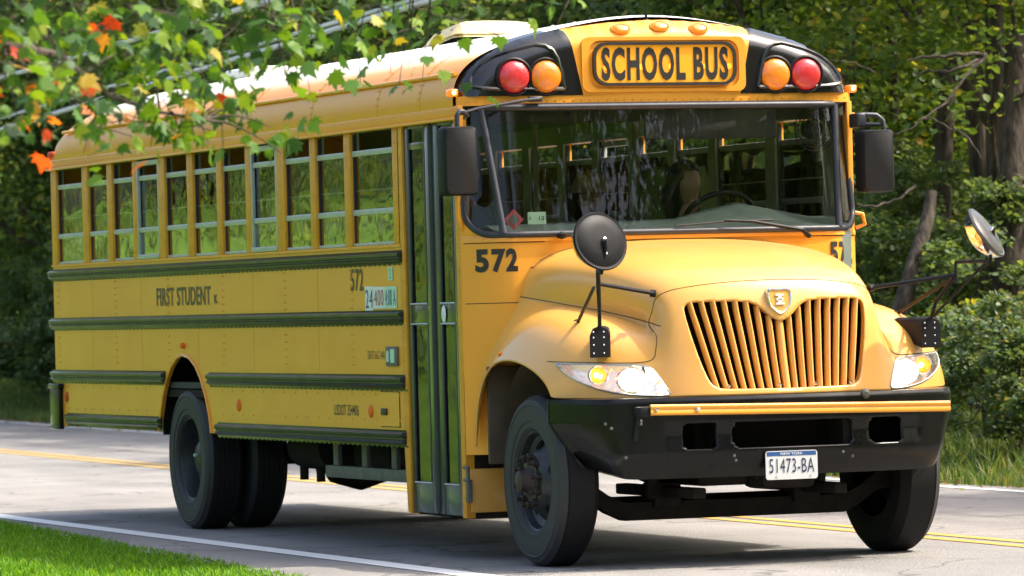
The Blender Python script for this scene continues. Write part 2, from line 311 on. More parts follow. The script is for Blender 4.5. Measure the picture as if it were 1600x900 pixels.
for sgn in (-1, 1):
    W = 1.22 * sgn; xf = -1.98 if sgn < 0 else -1.02
    mb = MB().use(M['yellow'])
    mb.prism([(-9.66, .65)] + arch + [(xf, .65), (xf, 1.80), (-9.66, 1.80)], W - .02 * sgn, W, side)
    rr = []
    for x in [-9.55, -8.68, -8.06, -7.45, -6.78, -6.13, -5.54, -4.92, -4.23, -3.6, -2.93][::2]:
        for dx in (0, .035):
            rr += [(x + dx, W, z) for z in np.arange(1.11, 1.335, .045)] + [(x + dx, W, z) for z in np.arange(1.45, 1.68, .045)]
    for x in np.arange(-9.55, xf - .05, .22):
        if not (-7.15 < x < -5.75): rr += [(x, W, .78), (x, W, .93)]
    rivets(mb, rr, (0, sgn, 0), .0085, .005)
    # seams: thin raised laps
    for x in (-8.64, -7.41, -6.09, -4.88, -3.56): mb.box((x - .001, W, 1.07), (x + .001, W + .0015 * sgn, 1.68))
    # wheel arch lip
    lip = [(u, W + .004 * sgn, v) for u, v in arch]
    mb.tube(lip, .010, 6)
    o = mb.build('side_panel', None, bus)
    mb = MB().use(M['yellow']); mb.prism([(-9.66, 1.80), (xf, 1.80), (xf, 1.815), (-9.66, 1.815)], W - .03 * sgn, W + .012 * sgn, side)
    rivets(mb, [(x, W + .012 * sgn, 1.807) for x in np.arange(-9.6, xf, .075)], (0, sgn, 0), .005, .004)
    mb.build('window_sill_strip', None, bus)
    wins = WIN if sgn < 0 else WIN + [(-1.95, -1.25)]
    edges = [-9.66] + [v for w_ in wins for v in w_] + [xf]
    for i in range(0, len(edges), 2):
        a, c = edges[i], edges[i + 1]
        if c - a < .02: continue
        mb = MB().use(M['postyellow']); mb.box((a, W - .04 * sgn, 1.815), (c, W + .004 * sgn, 2.50), .006); mb.use(M['interior']).box((a, W - .058 * sgn, 1.80), (c, W - .041 * sgn, 2.52))
        mb.use(M['postyellow'])
        rivets(mb, [((a + c) / 2, W + .004 * sgn, z) for z in np.arange(1.87, 2.5, .09)], (0, sgn, 0), .006, .004)
        mb.build('window_post', None, bus)
    for i, (a, c) in enumerate(wins):
        mb = MB().use(M['alu']); yo, yi = W - .012 * sgn, W - .03 * sgn
        mb.box((a, yi, 1.816), (c, yo + .006 * sgn, 1.835), .003); mb.box((a, yi, 2.0), (c, yo + .008 * sgn, 2.035), .004); mb.box((a, yi, 2.355), (c, yo + .004 * sgn, 2.39), .004)
        if i in (3, 7):
            for xx in (a, c - .025): mb.box((xx, yi + .008 * sgn, 1.816), (xx + .022, yo + .014 * sgn, 2.49), .003)
            mb.box((a, yi, 2.455), (c, yo + .016 * sgn, 2.49), .003)
            mb.box((a, yi, 1.818), (c, yo + .022 * sgn, 1.85), .003)
        mb.use(M['gasket'])
        for xx in (a, c - .012): mb.box((xx, yi - .01 * sgn, 1.83), (xx + .012, yo - .004 * sgn, 2.49))
        fr = mb.build('side_window', None, bus)
        g = MB(); g.box((a + .012, W - .024 * sgn, 1.835), (c - .012, W - .021 * sgn, 2.0)); g.build('pane', M['glass'], fr, 0)
        g = MB(); g.box((a + .012, W - .029 * sgn, 2.035), (c - .012, W - .026 * sgn, 2.355)); g.build('pane', M['uglass'], fr, 0)
        g = MB(); g.box((a + .02, W - .028 * sgn, 2.145), (c - .02, W - .031 * sgn, 2.152)); g.build('sash_bar', M['alu'], fr, 0)
    # roof drip rail
    mb = MB().use(M['yellow']); mb.box((-9.68, W - .03 * sgn, 2.50), (-.97, W + .006 * sgn, 2.575), .004)
    mb.box((-9.70, W, 2.498), (-.97, W + .032 * sgn, 2.514), .004)
    rivets(mb, [(x, W + .006 * sgn, 2.56) for x in np.arange(-9.6, -1, .06)], (0, sgn, 0), .005, .003)
    mb.build('drip_rail', None, bus)
    # rub rails
    def rail(x0, x1, z0, z1):
        zc, h = (z0 + z1) / 2, (z1 - z0) / 2; o0 = W
        prof = [(0, -h), (.006, -h), (.006, -h * .72), (.02, -h * .62), (.024, -h * .35), (.016, -h * .16), (.016, h * .0), (.026, h * .18), (.028, h * .5), (.018, h * .72), (.006, h * .8), (.006, h), (0, h)]
        mb = MB(); rings = []
        for x, k in ((x0, .35), (x0 + .012, 1), (x1 - .012, 1), (x1, .35)):
            rings.append([(x, o0 + sgn * p * k * 1.25, zc + q) for p, q in prof])
        mb.ring(rings)
        for x in np.arange(x0 + .03, x1, .09): mb.box((x, o0, zc - h - .007), (x + .05, o0 + sgn * .005, zc - h + .004))
        mb.build('rub_rail', M['rail'], bus, 28)
    rail(-9.72, xf + .02 if sgn < 0 else -1.1, 1.70, 1.78)
    rail(-9.72, xf + .02 if sgn < 0 else -1.1, 1.345, 1.43)
    rail(-9.72, -6.87, .965, 1.055); rail(-5.87, xf + .02 if sgn < 0 else -1.1, .96, 1.05)
    rail(-9.36, -6.98, .655, .745); rail(-5.70, xf + .02 if sgn < 0 else -1.1, .63, .725)
    for x, z, m_ in ((-9.37, .86, 'redrefl'), (-5.23, .84, 'refl'), (-2.60, .83, 'refl')):
        mb = MB(); mb.lathe([(.0001, .012), (.03, .011), (.038, .006), (.04, 0)], (x, W, z), (0, sgn, 0), 18); mb.build('side_reflector', M[m_], bus)
    mb = MB().use(M['refl']); mb.lathe([(.0001, .03), (.016, .026), (.022, .0)], (-6.42, W, 1.225), (0, sgn, 0), 12); mb.build('side_marker_lamp', None, bus)
# access door with a latch low on the near side
mb = MB().use(M['yellow']); mb.box((-2.42, -1.223, .745), (-2.08, -1.2245, .945), 0); mb.use(M['ink'])
for a, c in (((-2.425, -1.2225, .947), (-2.07, -1.2245, .951)), ((-2.078, -1.2225, .742), (-2.073, -1.2245, .95)), ((-2.42, -1.2225, .739), (-2.07, -1.2245, .743))): mb.box(a, c)
mb.box((-2.39, -1.222, .81), (-2.29, -1.235, .85), .004); mb.build('battery_door', None, bus)
mb = MB().use(M['galv']); mb.box((-2.27, -1.222, 1.10), (-2.07, -1.236, 1.215), .004); mb.use(M['mint']); mb.box((-2.25, -1.236, 1.125), (-2.21, -1.238, 1.19)); mb.box((-2.18, -1.236, 1.12), (-2.11, -1.238, 1.20)); mb.build('vent_plate', None, bus)

SIDE = lambda cx, cz, off=.0035: (lambda u, v: (cx + u, -1.22 - off, cz + v))
text_obj('lettering', 'FIRST STUDENT', 1.24, .125, SIDE(-6.41, 1.555), M['fade'], bus, .018, 1.08)
text_obj('lettering', 'K', .075, .06, SIDE(-5.67, 1.53), M['fade'], bus, .02)
text_obj('fleet_number', '572', .235, .135, SIDE(-2.80, 1.615), M['fade'], bus, .015, 1.1)
text_obj('lettering', 'SEATS 66C-44A', .31, .05, SIDE(-2.475, 1.165), M['fade'], bus, .0, 1.1)
text_obj('lettering', 'USDOT 354406', .46, .066, SIDE(-3.06, .832), M['fade'], bus, .006, 1.1)
for x0, x1, s, m_, bgm, z0, z1 in ((-2.645, -2.49, '24', 'blue', 'white', 1.425, 1.575), (-2.49, -2.29, '400', 'redp', 'white', 1.44, 1.57), (-2.29, -2.07, '4:00 A', 'blue', 'mint', 1.44, 1.57)):
    mb = MB(); mb.box((x0, -1.222, z0), (x1 - .006, -1.2255, z1)); p = mb.build('route_card', M[bgm], bus, 0)
    text_obj('lettering', s, (x1 - x0) * .84, (z1 - z0) * .74, (lambda cx, cz: (lambda u, v: (cx + u, -1.2275, cz + v)))((x0 + x1) / 2, (z0 + z1) / 2), M[m_], p, .0, 1.1)
mb = MB(); mb.box((-2.215, -1.222, 1.605), (-2.14, -1.225, 1.685)); p = mb.build('side_sticker', M['mint'], bus, 0)
text_obj('lettering', '23', .035, .06, SIDE(-2.178, 1.645, .0065), M['green'], p, .0)

# near side front: posts beside the door, folding door
mb = MB().use(M['postyellow']); mb.prism([(-2.0, 2.50), (-2.0, .62), (-1.965, .25), (-1.90, .24), (-1.92, 2.50)], -1.175, -1.224, side)
rivets(mb, [(-1.975, -1.224, z) for z in np.arange(.7, 2.5, .1)], (0, -1, 0), .006, .004)
mb.build('door_post', None, bus)
mb = MB().use(M['postyellow']); mb.prism([(-1.03, 2.50), (-1.03, .24), (-.965, .24), (-.955, 1.84), (-.955, 2.50)], -1.17, -1.223, side)
rivets(mb, [(-.99, -1.223, z) for z in np.arange(.35, 2.5, .1)], (0, -1, 0), .006, .004)
mb.build('door_post', None, bus)
dm = P('door_dark_green', (.030, .042, .030), .28, coat=.6, noise=.3, nscale=8); dl = P('door_lower', (.075, .095, .09), .35, coat=.4, noise=.4, nscale=6, dirt=(.12, .12, .10))
def leaf(x0, x1, gx0, gx1):
    mb = MB().use(dm); ya, yb = -1.185, -1.212
    for a, c in ((x0, gx0), (gx1, x1)): mb.box((a, ya, .25), (c, yb, 2.50), .004)
    mb.box((gx0, ya, 2.36), (gx1, yb + .003, 2.40), .002); mb.box((gx0, ya, 1.345), (gx1, yb + .003, 1.46), .003); mb.box((gx0, ya, 2.48), (gx1, yb + .003, 2.50))
    mb.use(dl); mb.box((gx0, ya, .25), (gx1, yb + .002, .42), .003)
    mb.use(M['alu'])
    for z in (.425, 1.345, 1.462): mb.tube([(gx0, yb - .001, z), (gx1, yb - .001, z)], .006, 8)
    d = mb.build('door_leaf', None, bus)
    for z0, z1 in ((.43, 1.34), (1.468, 2.36), (2.40, 2.48)):
        g = MB(); g.box((gx0, -1.197, z0), (gx1, -1.20, z1)); g.build('pane', M['doorglass'], d, 0)
        for xx in (gx0, gx1 - .02):
            g = MB(); g.box((xx, -1.2, z0), (xx + .02, -1.213, z1), .003); g.build('glazing_seal', M['gasket'], d)
    return d
leaf(-1.925, -1.475, -1.855, -1.565); d2 = leaf(-1.44, -1.035, -1.345, -1.10)
mb = MB().use(M['gasket']); mb.tube([(-1.457, -1.212, .26), (-1.457, -1.212, 2.49)], .016, 8); mb.build('door_seal', None, bus)
mb = MB(); mb.lathe([(.0001, .003), (.045, .003), (.05, 0)], (0, 0, 0), (0, -1, 0), 24); o = mb.build('door_sticker', M['white'], bus)
o.location = (-1.29, -1.215, 1.40); o.scale = (.72, 1, 1)
mb = MB().use(M['under']); mb.box((-1.93, -1.17, .235), (-.98, -.62, .25)); mb.box((-1.95, -.64, .24), (-.98, -.62, .95)); mb.box((-1.95, -1.17, .25), (-1.93, -.62, .95)); mb.box((-.985, -1.19, .24), (-.965, -.62, .60))
mb.box((-1.93, -.95, .45), (-.98, -.62, .47)); mb.box((-1.93, -.8, .69), (-.98, -.62, .71)); mb.build('stepwell', None, bus)
mb = MB().use(M['hoodyellow']); mb.box((-.965, -1.2, .27), (-.945, -.80, .52), .008); mb.use(M['under']); mb.box((-.965, -1.0, .52), (-.95, -.70, 1.1)); mb.build('stepwell_shield', None, bus)
mb = MB().use(M['galv']); mb.tube([(-.955, -1.235, .53), (-.90, -1.235, .53), (-.90, -1.235, .46), (-.95, -1.235, .46)], .012, 8); mb.box((-.96, -1.23, .33), (-.92, -1.2, .46), .005); mb.build('door_latch', None, bus)

# roof: one arched shell
def roofsec(s=1.0, top=3.10, yw=1.222, zb=2.565):
    base = [(1.222, 2.565), (1.226, 2.63), (1.21, 2.715), (1.165, 2.79), (1.09, 2.855), (.98, 2.912), (.80, 2.975), (.55, 3.035), (.28, 3.082), (0, 3.10)]
    h = [(y / 1.222 * yw, zb + (z - 2.565) / (3.10 - 2.565) * (top - zb)) for y, z in base]
    return [(-y, z) for y, z in h] + h[::-1][1:]
# smooth the section
def smooth_poly(p, it=2):
    for _ in range(it):
        q = [p[0]]
        for a, c in zip(p[:-1], p[1:]): q += [(.75 * a[0] + .25 * c[0], .75 * a[1] + .25 * c[1]), (.25 * a[0] + .75 * c[0], .25 * a[1] + .75 * c[1])]
        q.append(p[-1]); p = q
    return p
st = [(-9.70, 2.66, 1.12), (-9.695, 2.74, 1.155), (-9.66, 2.86, 1.19), (-9.58, 2.97, 1.21), (-9.45, 3.04, 1.22), (-9.25, 3.085, 1.222), (-9.0, 3.10, 1.222)]
st += [(x, 3.10, 1.222) for x in np.arange(-8.3, -1.3, .62)] + [(-1.10, 3.10, 1.222), (-1.02, 3.085, 1.222)]
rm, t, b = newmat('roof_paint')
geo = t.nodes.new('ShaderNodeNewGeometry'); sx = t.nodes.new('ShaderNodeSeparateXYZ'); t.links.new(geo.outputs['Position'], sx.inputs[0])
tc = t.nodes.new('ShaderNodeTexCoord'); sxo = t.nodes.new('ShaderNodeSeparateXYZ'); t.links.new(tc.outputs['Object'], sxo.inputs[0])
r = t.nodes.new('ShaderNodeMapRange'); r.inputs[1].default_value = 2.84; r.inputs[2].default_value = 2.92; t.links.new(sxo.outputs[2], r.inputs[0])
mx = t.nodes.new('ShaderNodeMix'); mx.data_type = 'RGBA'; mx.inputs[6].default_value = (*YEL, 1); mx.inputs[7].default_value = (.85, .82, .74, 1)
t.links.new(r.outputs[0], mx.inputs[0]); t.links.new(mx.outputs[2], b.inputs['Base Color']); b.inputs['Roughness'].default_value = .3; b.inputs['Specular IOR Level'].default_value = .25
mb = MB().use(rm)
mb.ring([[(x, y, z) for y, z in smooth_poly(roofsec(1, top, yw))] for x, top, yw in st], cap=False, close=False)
sec = smooth_poly(roofsec())
for x in (-8.64, -7.41, -6.13, -4.88, -3.6, -2.35, -1.6):     # lap seams with rivets
    mb.ring([[(x - .02, y * 1.001, z + .0015) for y, z in sec], [(x + .02, y * 1.001, z + .0015) for y, z in sec]], cap=False, close=False)
    rivets(mb, [(x + dx, y, z) for y, z in sec[::2] for dx in (-.012, .012)], (0, -.5, .8), .006, .006)
for sg in (-1, 1): mb.tube([(-9.4, sg * 1.193, 2.765), (-1.05, sg * 1.193, 2.765)], .012, 8)
mb.build('roof', None, bus, 40, recalc=False)
mb = MB().use(M['ceil']); mb.ring([[(x, y * .97, z - .05) for y, z in sec] for x in (-9.6, -6, -3, -1.05)], cap=False, close=False); mb.build('ceiling_liner', None, bus)
# rear wall
mb = MB().use(M['yellow']); mb.prism([(-1.2, .65), (1.2, .65), (1.2, 2.6), (.9, 2.72), (-.9, 2.72), (-1.2, 2.6)], -9.70, -9.66, lambda u, v, w_: (w_, u, v)); mb.use(M['black']); mb.box((-9.71, -.5, 1.9), (-9.70, .5, 2.4)); mb.build('rear_wall', None, bus)
mb = MB().use(M['bumper']); mb.box((-9.76, -1.22, .64), (-9.62, 1.22, .93), .03, 3); mb.box((-9.72, -1.255, .64), (-9.47, -1.222, .945), .012); mb.box((-9.72, 1.222, .64), (-9.47, 1.255, .945), .012)
mb.box((-9.73, -1.265, .92), (-9.44, -1.22, .955), .01); mb.box((-9.73, -1.265, .625), (-9.45, -1.22, .65), .01); mb.build('rear_bumper', None, bus)
mb = MB().use(M['redrefl']); mb.box((-9.79, -1.21, 2.585), (-9.68, -1.15, 2.64), .015, 3); mb.build('rear_marker_lamp', None, bus)
mb = MB().use(M['redrefl']); mb.box((-9.79, 1.15, 2.585), (-9.68, 1.21, 2.64), .015, 3); mb.build('rear_marker_lamp', None, bus)
# roof hatches: one raised, one shut
mb = MB().use(M['cream'])
def lid(cx, cy, z, L, Wd, tilt):
    n = 10; rings = []
    for i in range(n + 1):
        u = -1 + 2 * i / n; row = []
        for j in range(n + 1):
            v = -1 + 2 * j / n; e = max(abs(u), abs(v)); dz = -.085 * max(0, (e - .72) / .28) ** 1.6
            row.append((cx + u * L / 2, cy + v * Wd / 2, z + dz + tilt * u + .02 * (1 - u * u) * (1 - v * v)))
        rings.append(row)
    return rings
rg = lid(-3.86, .0, 3.19, .62, .56, .03)
mb.ring(rg, cap=False, close=False); mb.ring([[(x, y, z - .02) for x, y, z in row] for row in rg], cap=False, close=False)
h = mb.build('roof_hatch', None, bus, recalc=False)
mb = MB().use(M['satin']); mb.box((-4.1, -.24, 3.06), (-3.6, .24, 3.115), .01)
for y in (-.2, .0, .2):
    mb.tube([(-4.02, y, 3.10), (-3.9, y, 3.18)], .014, 6); mb.tube([(-3.66, y, 3.10), (-3.78, y, 3.19)], .014, 6)
mb.box((-4.0, -.23, 3.10), (-3.66, -.19, 3.155), .008); mb.box((-3.98, -.25, 3.14), (-3.94, -.17, 3.17), .005); mb.box((-3.72, -.25, 3.14), (-3.68, -.17, 3.17), .005); mb.build('hatch_frame', None, h)
mb = MB().use(rm); mb.box((-8.3, -.32, 3.06), (-7.6, .32, 3.15), .04, 4); mb.build('roof_hatch', None, bus)

# ---------------------------------------------------------------- front cap with sign and warning lamps
OUT = [(0, 3.062), (.3, 3.045), (.61, 3.008), (.80, 2.965), (.93, 2.92), (1.04, 2.86), (1.12, 2.80), (1.175, 2.73), (1.21, 2.66), (1.222, 2.60), (1.223, 2.5)]
def outtop(y):
    y = abs(y)
    for (a, za), (c, zc_) in zip(OUT[:-1], OUT[1:]):
        if y <= c: return za + (zc_ - za) * (y - a) / (c - a)
    return 2.5
def capx(y, z):
    p = min(((y0 - abs(y)) ** 2 + (z0 - z) ** 2) for y0, z0 in OUTD) ** .5
    d = min(1, p / .13); return -1.02 + .155 * math.sqrt(1 - (1 - d) ** 2) - .03 * (y / 1.2) ** 2
OUTD = []
for (a, za), (c, zc_) in zip(OUT[:-1], OUT[1:]):
    for k in range(8): OUTD.append((a + (c - a) * k / 8, za + (zc_ - za) * k / 8))
ZB = 2.628
nq, ntt = 96, 26
def capcell(q, tt):       # q -1..1, tt 0..1 ; pod boundary at |q|=.42
    aq = abs(q); yb = .49 + .085 * tt
    if aq <= .42: y = yb * aq / .42
    else:
        f = (aq - .42) / .58; ym = 1.215 - .0 * tt; y = yb + (ym - yb) * f
    zt = outtop(y); 
    return (math.copysign(y, q), ZB + (zt - ZB) * tt)
V = {}
mb = MB(); mb.use(M['yellow']); yi_ = mb.mi; mb.use(M['black']); bi_ = mb.mi
vs = [[None] * (ntt + 1) for _ in range(nq + 1)]
for i in range(nq + 1):
    for j in range(ntt + 1):
        q = -1 + 2 * i / nq; y, z = capcell(q, j / ntt); x = capx(y, z)
        if abs(q) > .44 and z < 2.63 + .3 : pass
        vs[i][j] = mb.bm.verts.new((x, y, z))
for i in range(nq):
    for j in range(ntt):
        q = -1 + 2 * (i + .5) / nq
        try: f = mb.bm.faces.new((vs[i][j], vs[i + 1][j], vs[i + 1][j + 1], vs[i][j + 1])); f.material_index = yi_ if abs(q) < .42 else bi_
        except ValueError: pass
# return edge from cap back to roof
ed = [(y, z) for y, z in OUT]; ed = [(-y, z) for y, z in ed[::-1]] + ed[1:]; ed = smooth_poly(ed, 1)
mb.mi = yi_
for (y0, z0), (y1, z1) in zip(ed[:-1], ed[1:]):
    mb.mi = yi_ if abs(y0 + y1) / 2 < .57 else bi_
    mb.poly([(-1.02, y0, z0), (-1.02, y1, z1), (-1.10, y1 * 1.0, z1 + .012), (-1.10, y0, z0 + .012)], [(0, 1, 2, 3)])
bmesh.ops.remove_doubles(mb.bm, verts=mb.bm.verts, dist=.0008)
cap = mb.build('front_cap', None, bus, 40)
# black lamp pods: recessed reveal ring around the pair of lamps and hoods over each lamp
for sg in (-1, 1):
    mb = MB().use(M['black'])
    pts = [(.60, 2.665), (1.13, 2.665), (1.155, 2.72), (1.08, 2.82), (.93, 2.885), (.66, 2.94)]
    pts = smooth_poly(pts + [pts[0]], 2)
    mb.tube([(capx(sg * y, z) + .004, sg * y, z) for y, z in pts], .012, 6, cap=False); mb.build('lamp_surround', None, bus)
    for y, m_ in ((.903, 'redoff'), (.709, 'amberoff')):
        mb = MB().use(M['satin']); x0 = -.90
        mb.lathe([(.112, 0), (.112, .03), (.104, .035), (.096, .03), (.094, 0)], (x0, sg * y, 2.735), (1, 0, 0), 32)
        w_ = mb.build('warning_lamp', None, bus)
        mb = MB(); mb.lathe([(.092, 0), (.092, .028), (.085, .045), (.066, .058), (.04, .066), (.0001, .069)], (x0, sg * y, 2.735), (1, 0, 0), 32); mb.build('lens', M[m_], w_)
        mb = MB().use(M['satin'])
        for a in (90, 210, 330): mb.lathe([(.0001, .004), (.006, .002), (.006, 0)], (x0 + .038, sg * y + .083 * math.cos(R(a)), 2.735 + .083 * math.sin(R(a))), (1, 0, 0), 8)
        mb.build('lens_screw', None, w_)
# sign
def frame2(mb, outer, inner, x0, x1, cy, cz):
    n = len(outer)
    ro = [[(x, cy + u, cz + v) for u, v in pl] for x, pl in ((x0, outer), (x1, outer), (x1, inner), (x0, inner))]
    mb.ring(ro, cap=False)
mb = MB().use(M['yellow']); frame2(mb, rrect(1.01, .315, .045), rrect(.93, .275, .07), -.885, -.857, .012, 2.80); mb.build('sign_recess', None, bus)
mb = MB(); mb.prism(rrect(.87, .235, .075, cx=.012, cy=2.802), -.88, -.852, lambda u, v, w_: (w_, u, v)); sgn_ = mb.build('school_bus_sign', P('sign_amber', (.78, .36, .02), .4, emit=(1, .35, .01), es=.10), bus)
mb = MB().use(M['ink']); frame2(mb, rrect(.885, .25, .082, cx=0, cy=0), rrect(.85, .215, .068), -.86, -.838, .012, 2.802); mb.build('sign_frame', None, sgn_)
text_obj('lettering', 'SCHOOL BUS', .785, .192, lambda u, v: (-.849, .014 + u, 2.802 + v), M['ink'], sgn_, .04, 1.14)
SG = P('sign_glow', (1, .4, .05), .4, emit=(1, .28, .01), es=.75)
for y in (-.36, -.145, .04, .235, .40): mb = MB().use(SG); mb.lathe([(.0001, .0012), (.018, .0012), (.018, 0)], (-.852, y + .012, 2.785), (1, 0, 0), 12); mb.build('sign_lamp', None, sgn_)
for y in (-.235, .005, .245):
    z = outtop(y) - .043; x = capx(y, z)
    mb = MB().use(M['yellow']); mb.lathe([(.062, -.01), (.06, .012), (.054, .016)], (0, 0, 0), (1, 0, .45), 24); mb.use(M['amberlit']); mb.lathe([(.052, 0), (.05, .014), (.034, .03), (.0001, .036)], (0, 0, 0), (1, 0, .45), 24)
    mb.use(M['bulb']); mb.lathe([(.012, .034), (.0001, .040)], (0, 0, -.004), (1, 0, .45), 10)
    o = mb.build('clearance_lamp', None, bus, recalc=False); o.location = (x, y, z); o.scale = (1, 1, .55)
for sg in (-1, 1):
    mb = MB().use(M['amberlit']); mb.box((-1.03, sg * 1.21, 2.63), (-.955, sg * 1.265, 2.675), .012, 3); mb.use(M['bulb']); mb.lathe([(.0001, .004), (.012, .002), (.013, 0)], (-.955, sg * 1.238, 2.652), (1, 0, 0), 10); mb.build('corner_marker_lamp', None, bus)
mb = MB().use(M['satin']); mb.tube([(-1.0, -.035, 3.05), (-1.0, -.035, 3.11)], [.012, .006]); mb.tube([(-1.0, -.035, 3.11), (-1.0, -.033, 3.62)], .0035, 6); mb.tube([(-1.05, -.2, 3.06), (-1.05, -.12, 3.065)], .008, 6); mb.build('antenna', None, bus)
# rivet strip below the cap
def plan(y):
    a = abs(y)
    return -.70 - .035 * (a / .95) ** 2 if a < .95 else -.735 - .215 * ((a - .95) / .27) ** 1.9
def ws(y, z): return plan(y) - .13 * (z - 1.84) / .73
def sheet(mb, fn, y0, y1, z0, z1, nu=60, nv=2):
    V = [[mb.bm.verts.new(fn(y0 + (y1 - y0) * i / nu, z0 + (z1 - z0) * j / nv)) for j in range(nv + 1)] for i in range(nu + 1)]
    for i in range(nu):
        for j in range(nv):
            f = mb.bm.faces.new((V[i][j], V[i + 1][j], V[i + 1][j + 1], V[i][j + 1])); f.material_index = mb.mi
mb = MB().use(M['yellow'])
sf = lambda y, z: (-.865 - .055 * (abs(y) / 1.22) ** 2 - .05 * max(0, (abs(y) - 1.1) / .12) ** 2, y, z)
sheet(mb, sf, -1.222, 1.222, 2.575, 2.63); sheet(mb, lambda y, z: (sf(y, 0)[0] - (z - 2.63) * 9, y, 2.631), -1.222, 1.222, 2.63, 2.645, nv=1)
rivets(mb, [sf(y, 2.60) for y in np.arange(-1.17, 1.2, .052)], (1, 0, 0), .006, .004)
mb.build('header_strip', None, bus, 40)

# ---------------------------------------------------------------- cowl and windshield
mb = MB().use(M['yellow']); sheet(mb, lambda y, z: (plan(y), y, z), -1.222, 1.222, .60, 1.80, 80, 6)
sheet(mb, lambda y, z: (plan(y) + (.012 if z < 1.83 else 0), y, z), -1.222, 1.222, 1.80, 1.84, 80, 2)
rivets(mb, [(plan(y), y, 1.815) for y in list(np.arange(-1.19, -.8, .06)) + list(np.arange(.8, 1.2, .06))], (1, 0, 0), .006, .016)
for z in (1.795, 1.455):
    mb.use(M['ink']); sheet(mb, lambda y, zz: (plan(y) + .0015, y, zz), -1.21, -.80, z - .002, z + .002, 20, 1); sheet(mb, lambda y, zz: (plan(y) + .0015, y, zz), .80, 1.21, z - .002, z + .002, 20, 1); mb.use(M['yellow'])
mb.build('cowl', None, bus, 40)
for sg in (-1, 1): text_obj('fleet_number', '572', .205, .135, (lambda s_: (lambda u, v: (plan(s_ * 1.065 + u) + .004, s_ * 1.065 + u, 1.695 + v)))(sg), M['ink'], bus, .045, 1.16)
mb = MB().use(M['white']); mb.obox((-.935, -1.19, 1.62), (.003, .028, .11), Matrix.Rotation(R(-62), 3, 'Z')); mb.build('cowl_sticker', None, bus)
for i in range(0): pass
# side returns of the cowl and door header at front corner
for sg in (-1, 1):
    mb = MB().use(M['yellow']); mb.box((-1.02, sg * 1.19, .60 if sg > 0 else 1.0), (-.948, sg * 1.2225, 2.58), .004); mb.build('corner_post', None, bus)
# windshield gasket and glass
gz = []
for k in range(9): a = R(180 + 90 * k / 8); gz.append((-1.085 + .115 * math.cos(a), 1.965 + .125 * math.sin(a)))
half = gz + [(y, 1.838) for y in np.linspace(-1.0, 0, 14)]
low = half + [(-y, z) for y, z in half[::-1][1:]]
full = [(-1.2, 2.56), (-1.2, 2.3)] + low + [(1.2, 2.3), (1.2, 2.56)] + [(y, 2.56) for y in np.linspace(1.15, -1.15, 30)] + [(-1.2, 2.56)]
mb = MB().use(M['gasket']); mb.tube([(ws(y, z) + .006, y, z) for y, z in full], .02, 8)
mb.build('windshield_gasket', None, bus, 60)
for sg in (-1, 1):
    mb = MB().use(M['gasket']); mb.tube([(ws(sg * 1.045, 1.84) + .01, sg * 1.035, 1.845), (ws(sg * 1.09, 2.55) + .012, sg * 1.095, 2.555)], .022, 8); mb.build('windshield_pillar', None, bus, 60)
mb = MB().use(M['gasket']); sheet(mb, lambda y, z: (ws(y, z) - .02, y, z), -1.2, 1.2, 2.535, 2.585, 40, 1); mb.build('windshield_header', None, bus)
mb = MB().use(M['wglass'])
sheet(mb, lambda y, z: (ws(y, z), y, z), -1.06, 1.06, 1.845, 2.55, 40, 6)
for sg in (-1, 1): sheet(mb, lambda y, z: (ws(sg * y, z), sg * y, z), 1.06, 1.20, 1.88, 2.55, 10, 6)
mb.build('windshield', None, bus, 60)
# yellow fill around the rounded lower corners
for sg in (-1, 1):
    mb = MB().use(M['yellow']); pts = [(sg * abs(y), z) for y, z in gz]
    V0 = [(plan(y) + .001, y, z) for y, z in pts]; c_ = (plan(1.22), sg * 1.222, 1.838)
    mb.poly(V0 + [c_], [(i, i + 1, len(V0)) for i in range(len(V0) - 1)]); mb.build('windshield_corner', None, bus)
# stickers behind the glass
mb = MB().use(P('sticker_red', (.5, .06, .05), .5)); mb.obox((-.80, -.955, 1.925), (.003, .085, .085), Matrix.Rotation(R(45), 3, 'X')); mb.use(M['galv']); mb.obox((-.797, -.955, 1.925), (.003, .05, .05), Matrix.Rotation(R(45), 3, 'X')); mb.build('diamond_sticker', None, bus)
mb = MB().use(M['mint']); mb.box((-.79, -.875, 1.895), (-.787, -.765, 1.965)); p = mb.build('inspection_sticker', None, bus)
text_obj('lettering', '1   12', .09, .02, lambda u, v: (-.784, -.82 + u, 1.93 + v), M['ink'], p, .01)
# wipers
mb = MB().use(M['satin'])
mb.tube([(-.70, .82, 1.795), (-.655, .76, 1.83), (ws(.45, 1.84) + .05, .45, 1.885), (ws(.2, 1.84) + .035, .28, 1.895)], [.016, .013, .009, .006], 6)
mb.tube([(ws(0, 1.84) + .02, -.02, 1.868), (ws(.3, 1.84) + .024, .28, 1.888), (ws(.55, 1.84) + .02, .60, 1.892)], .006, 6)
mb.build('wiper', None, bus)
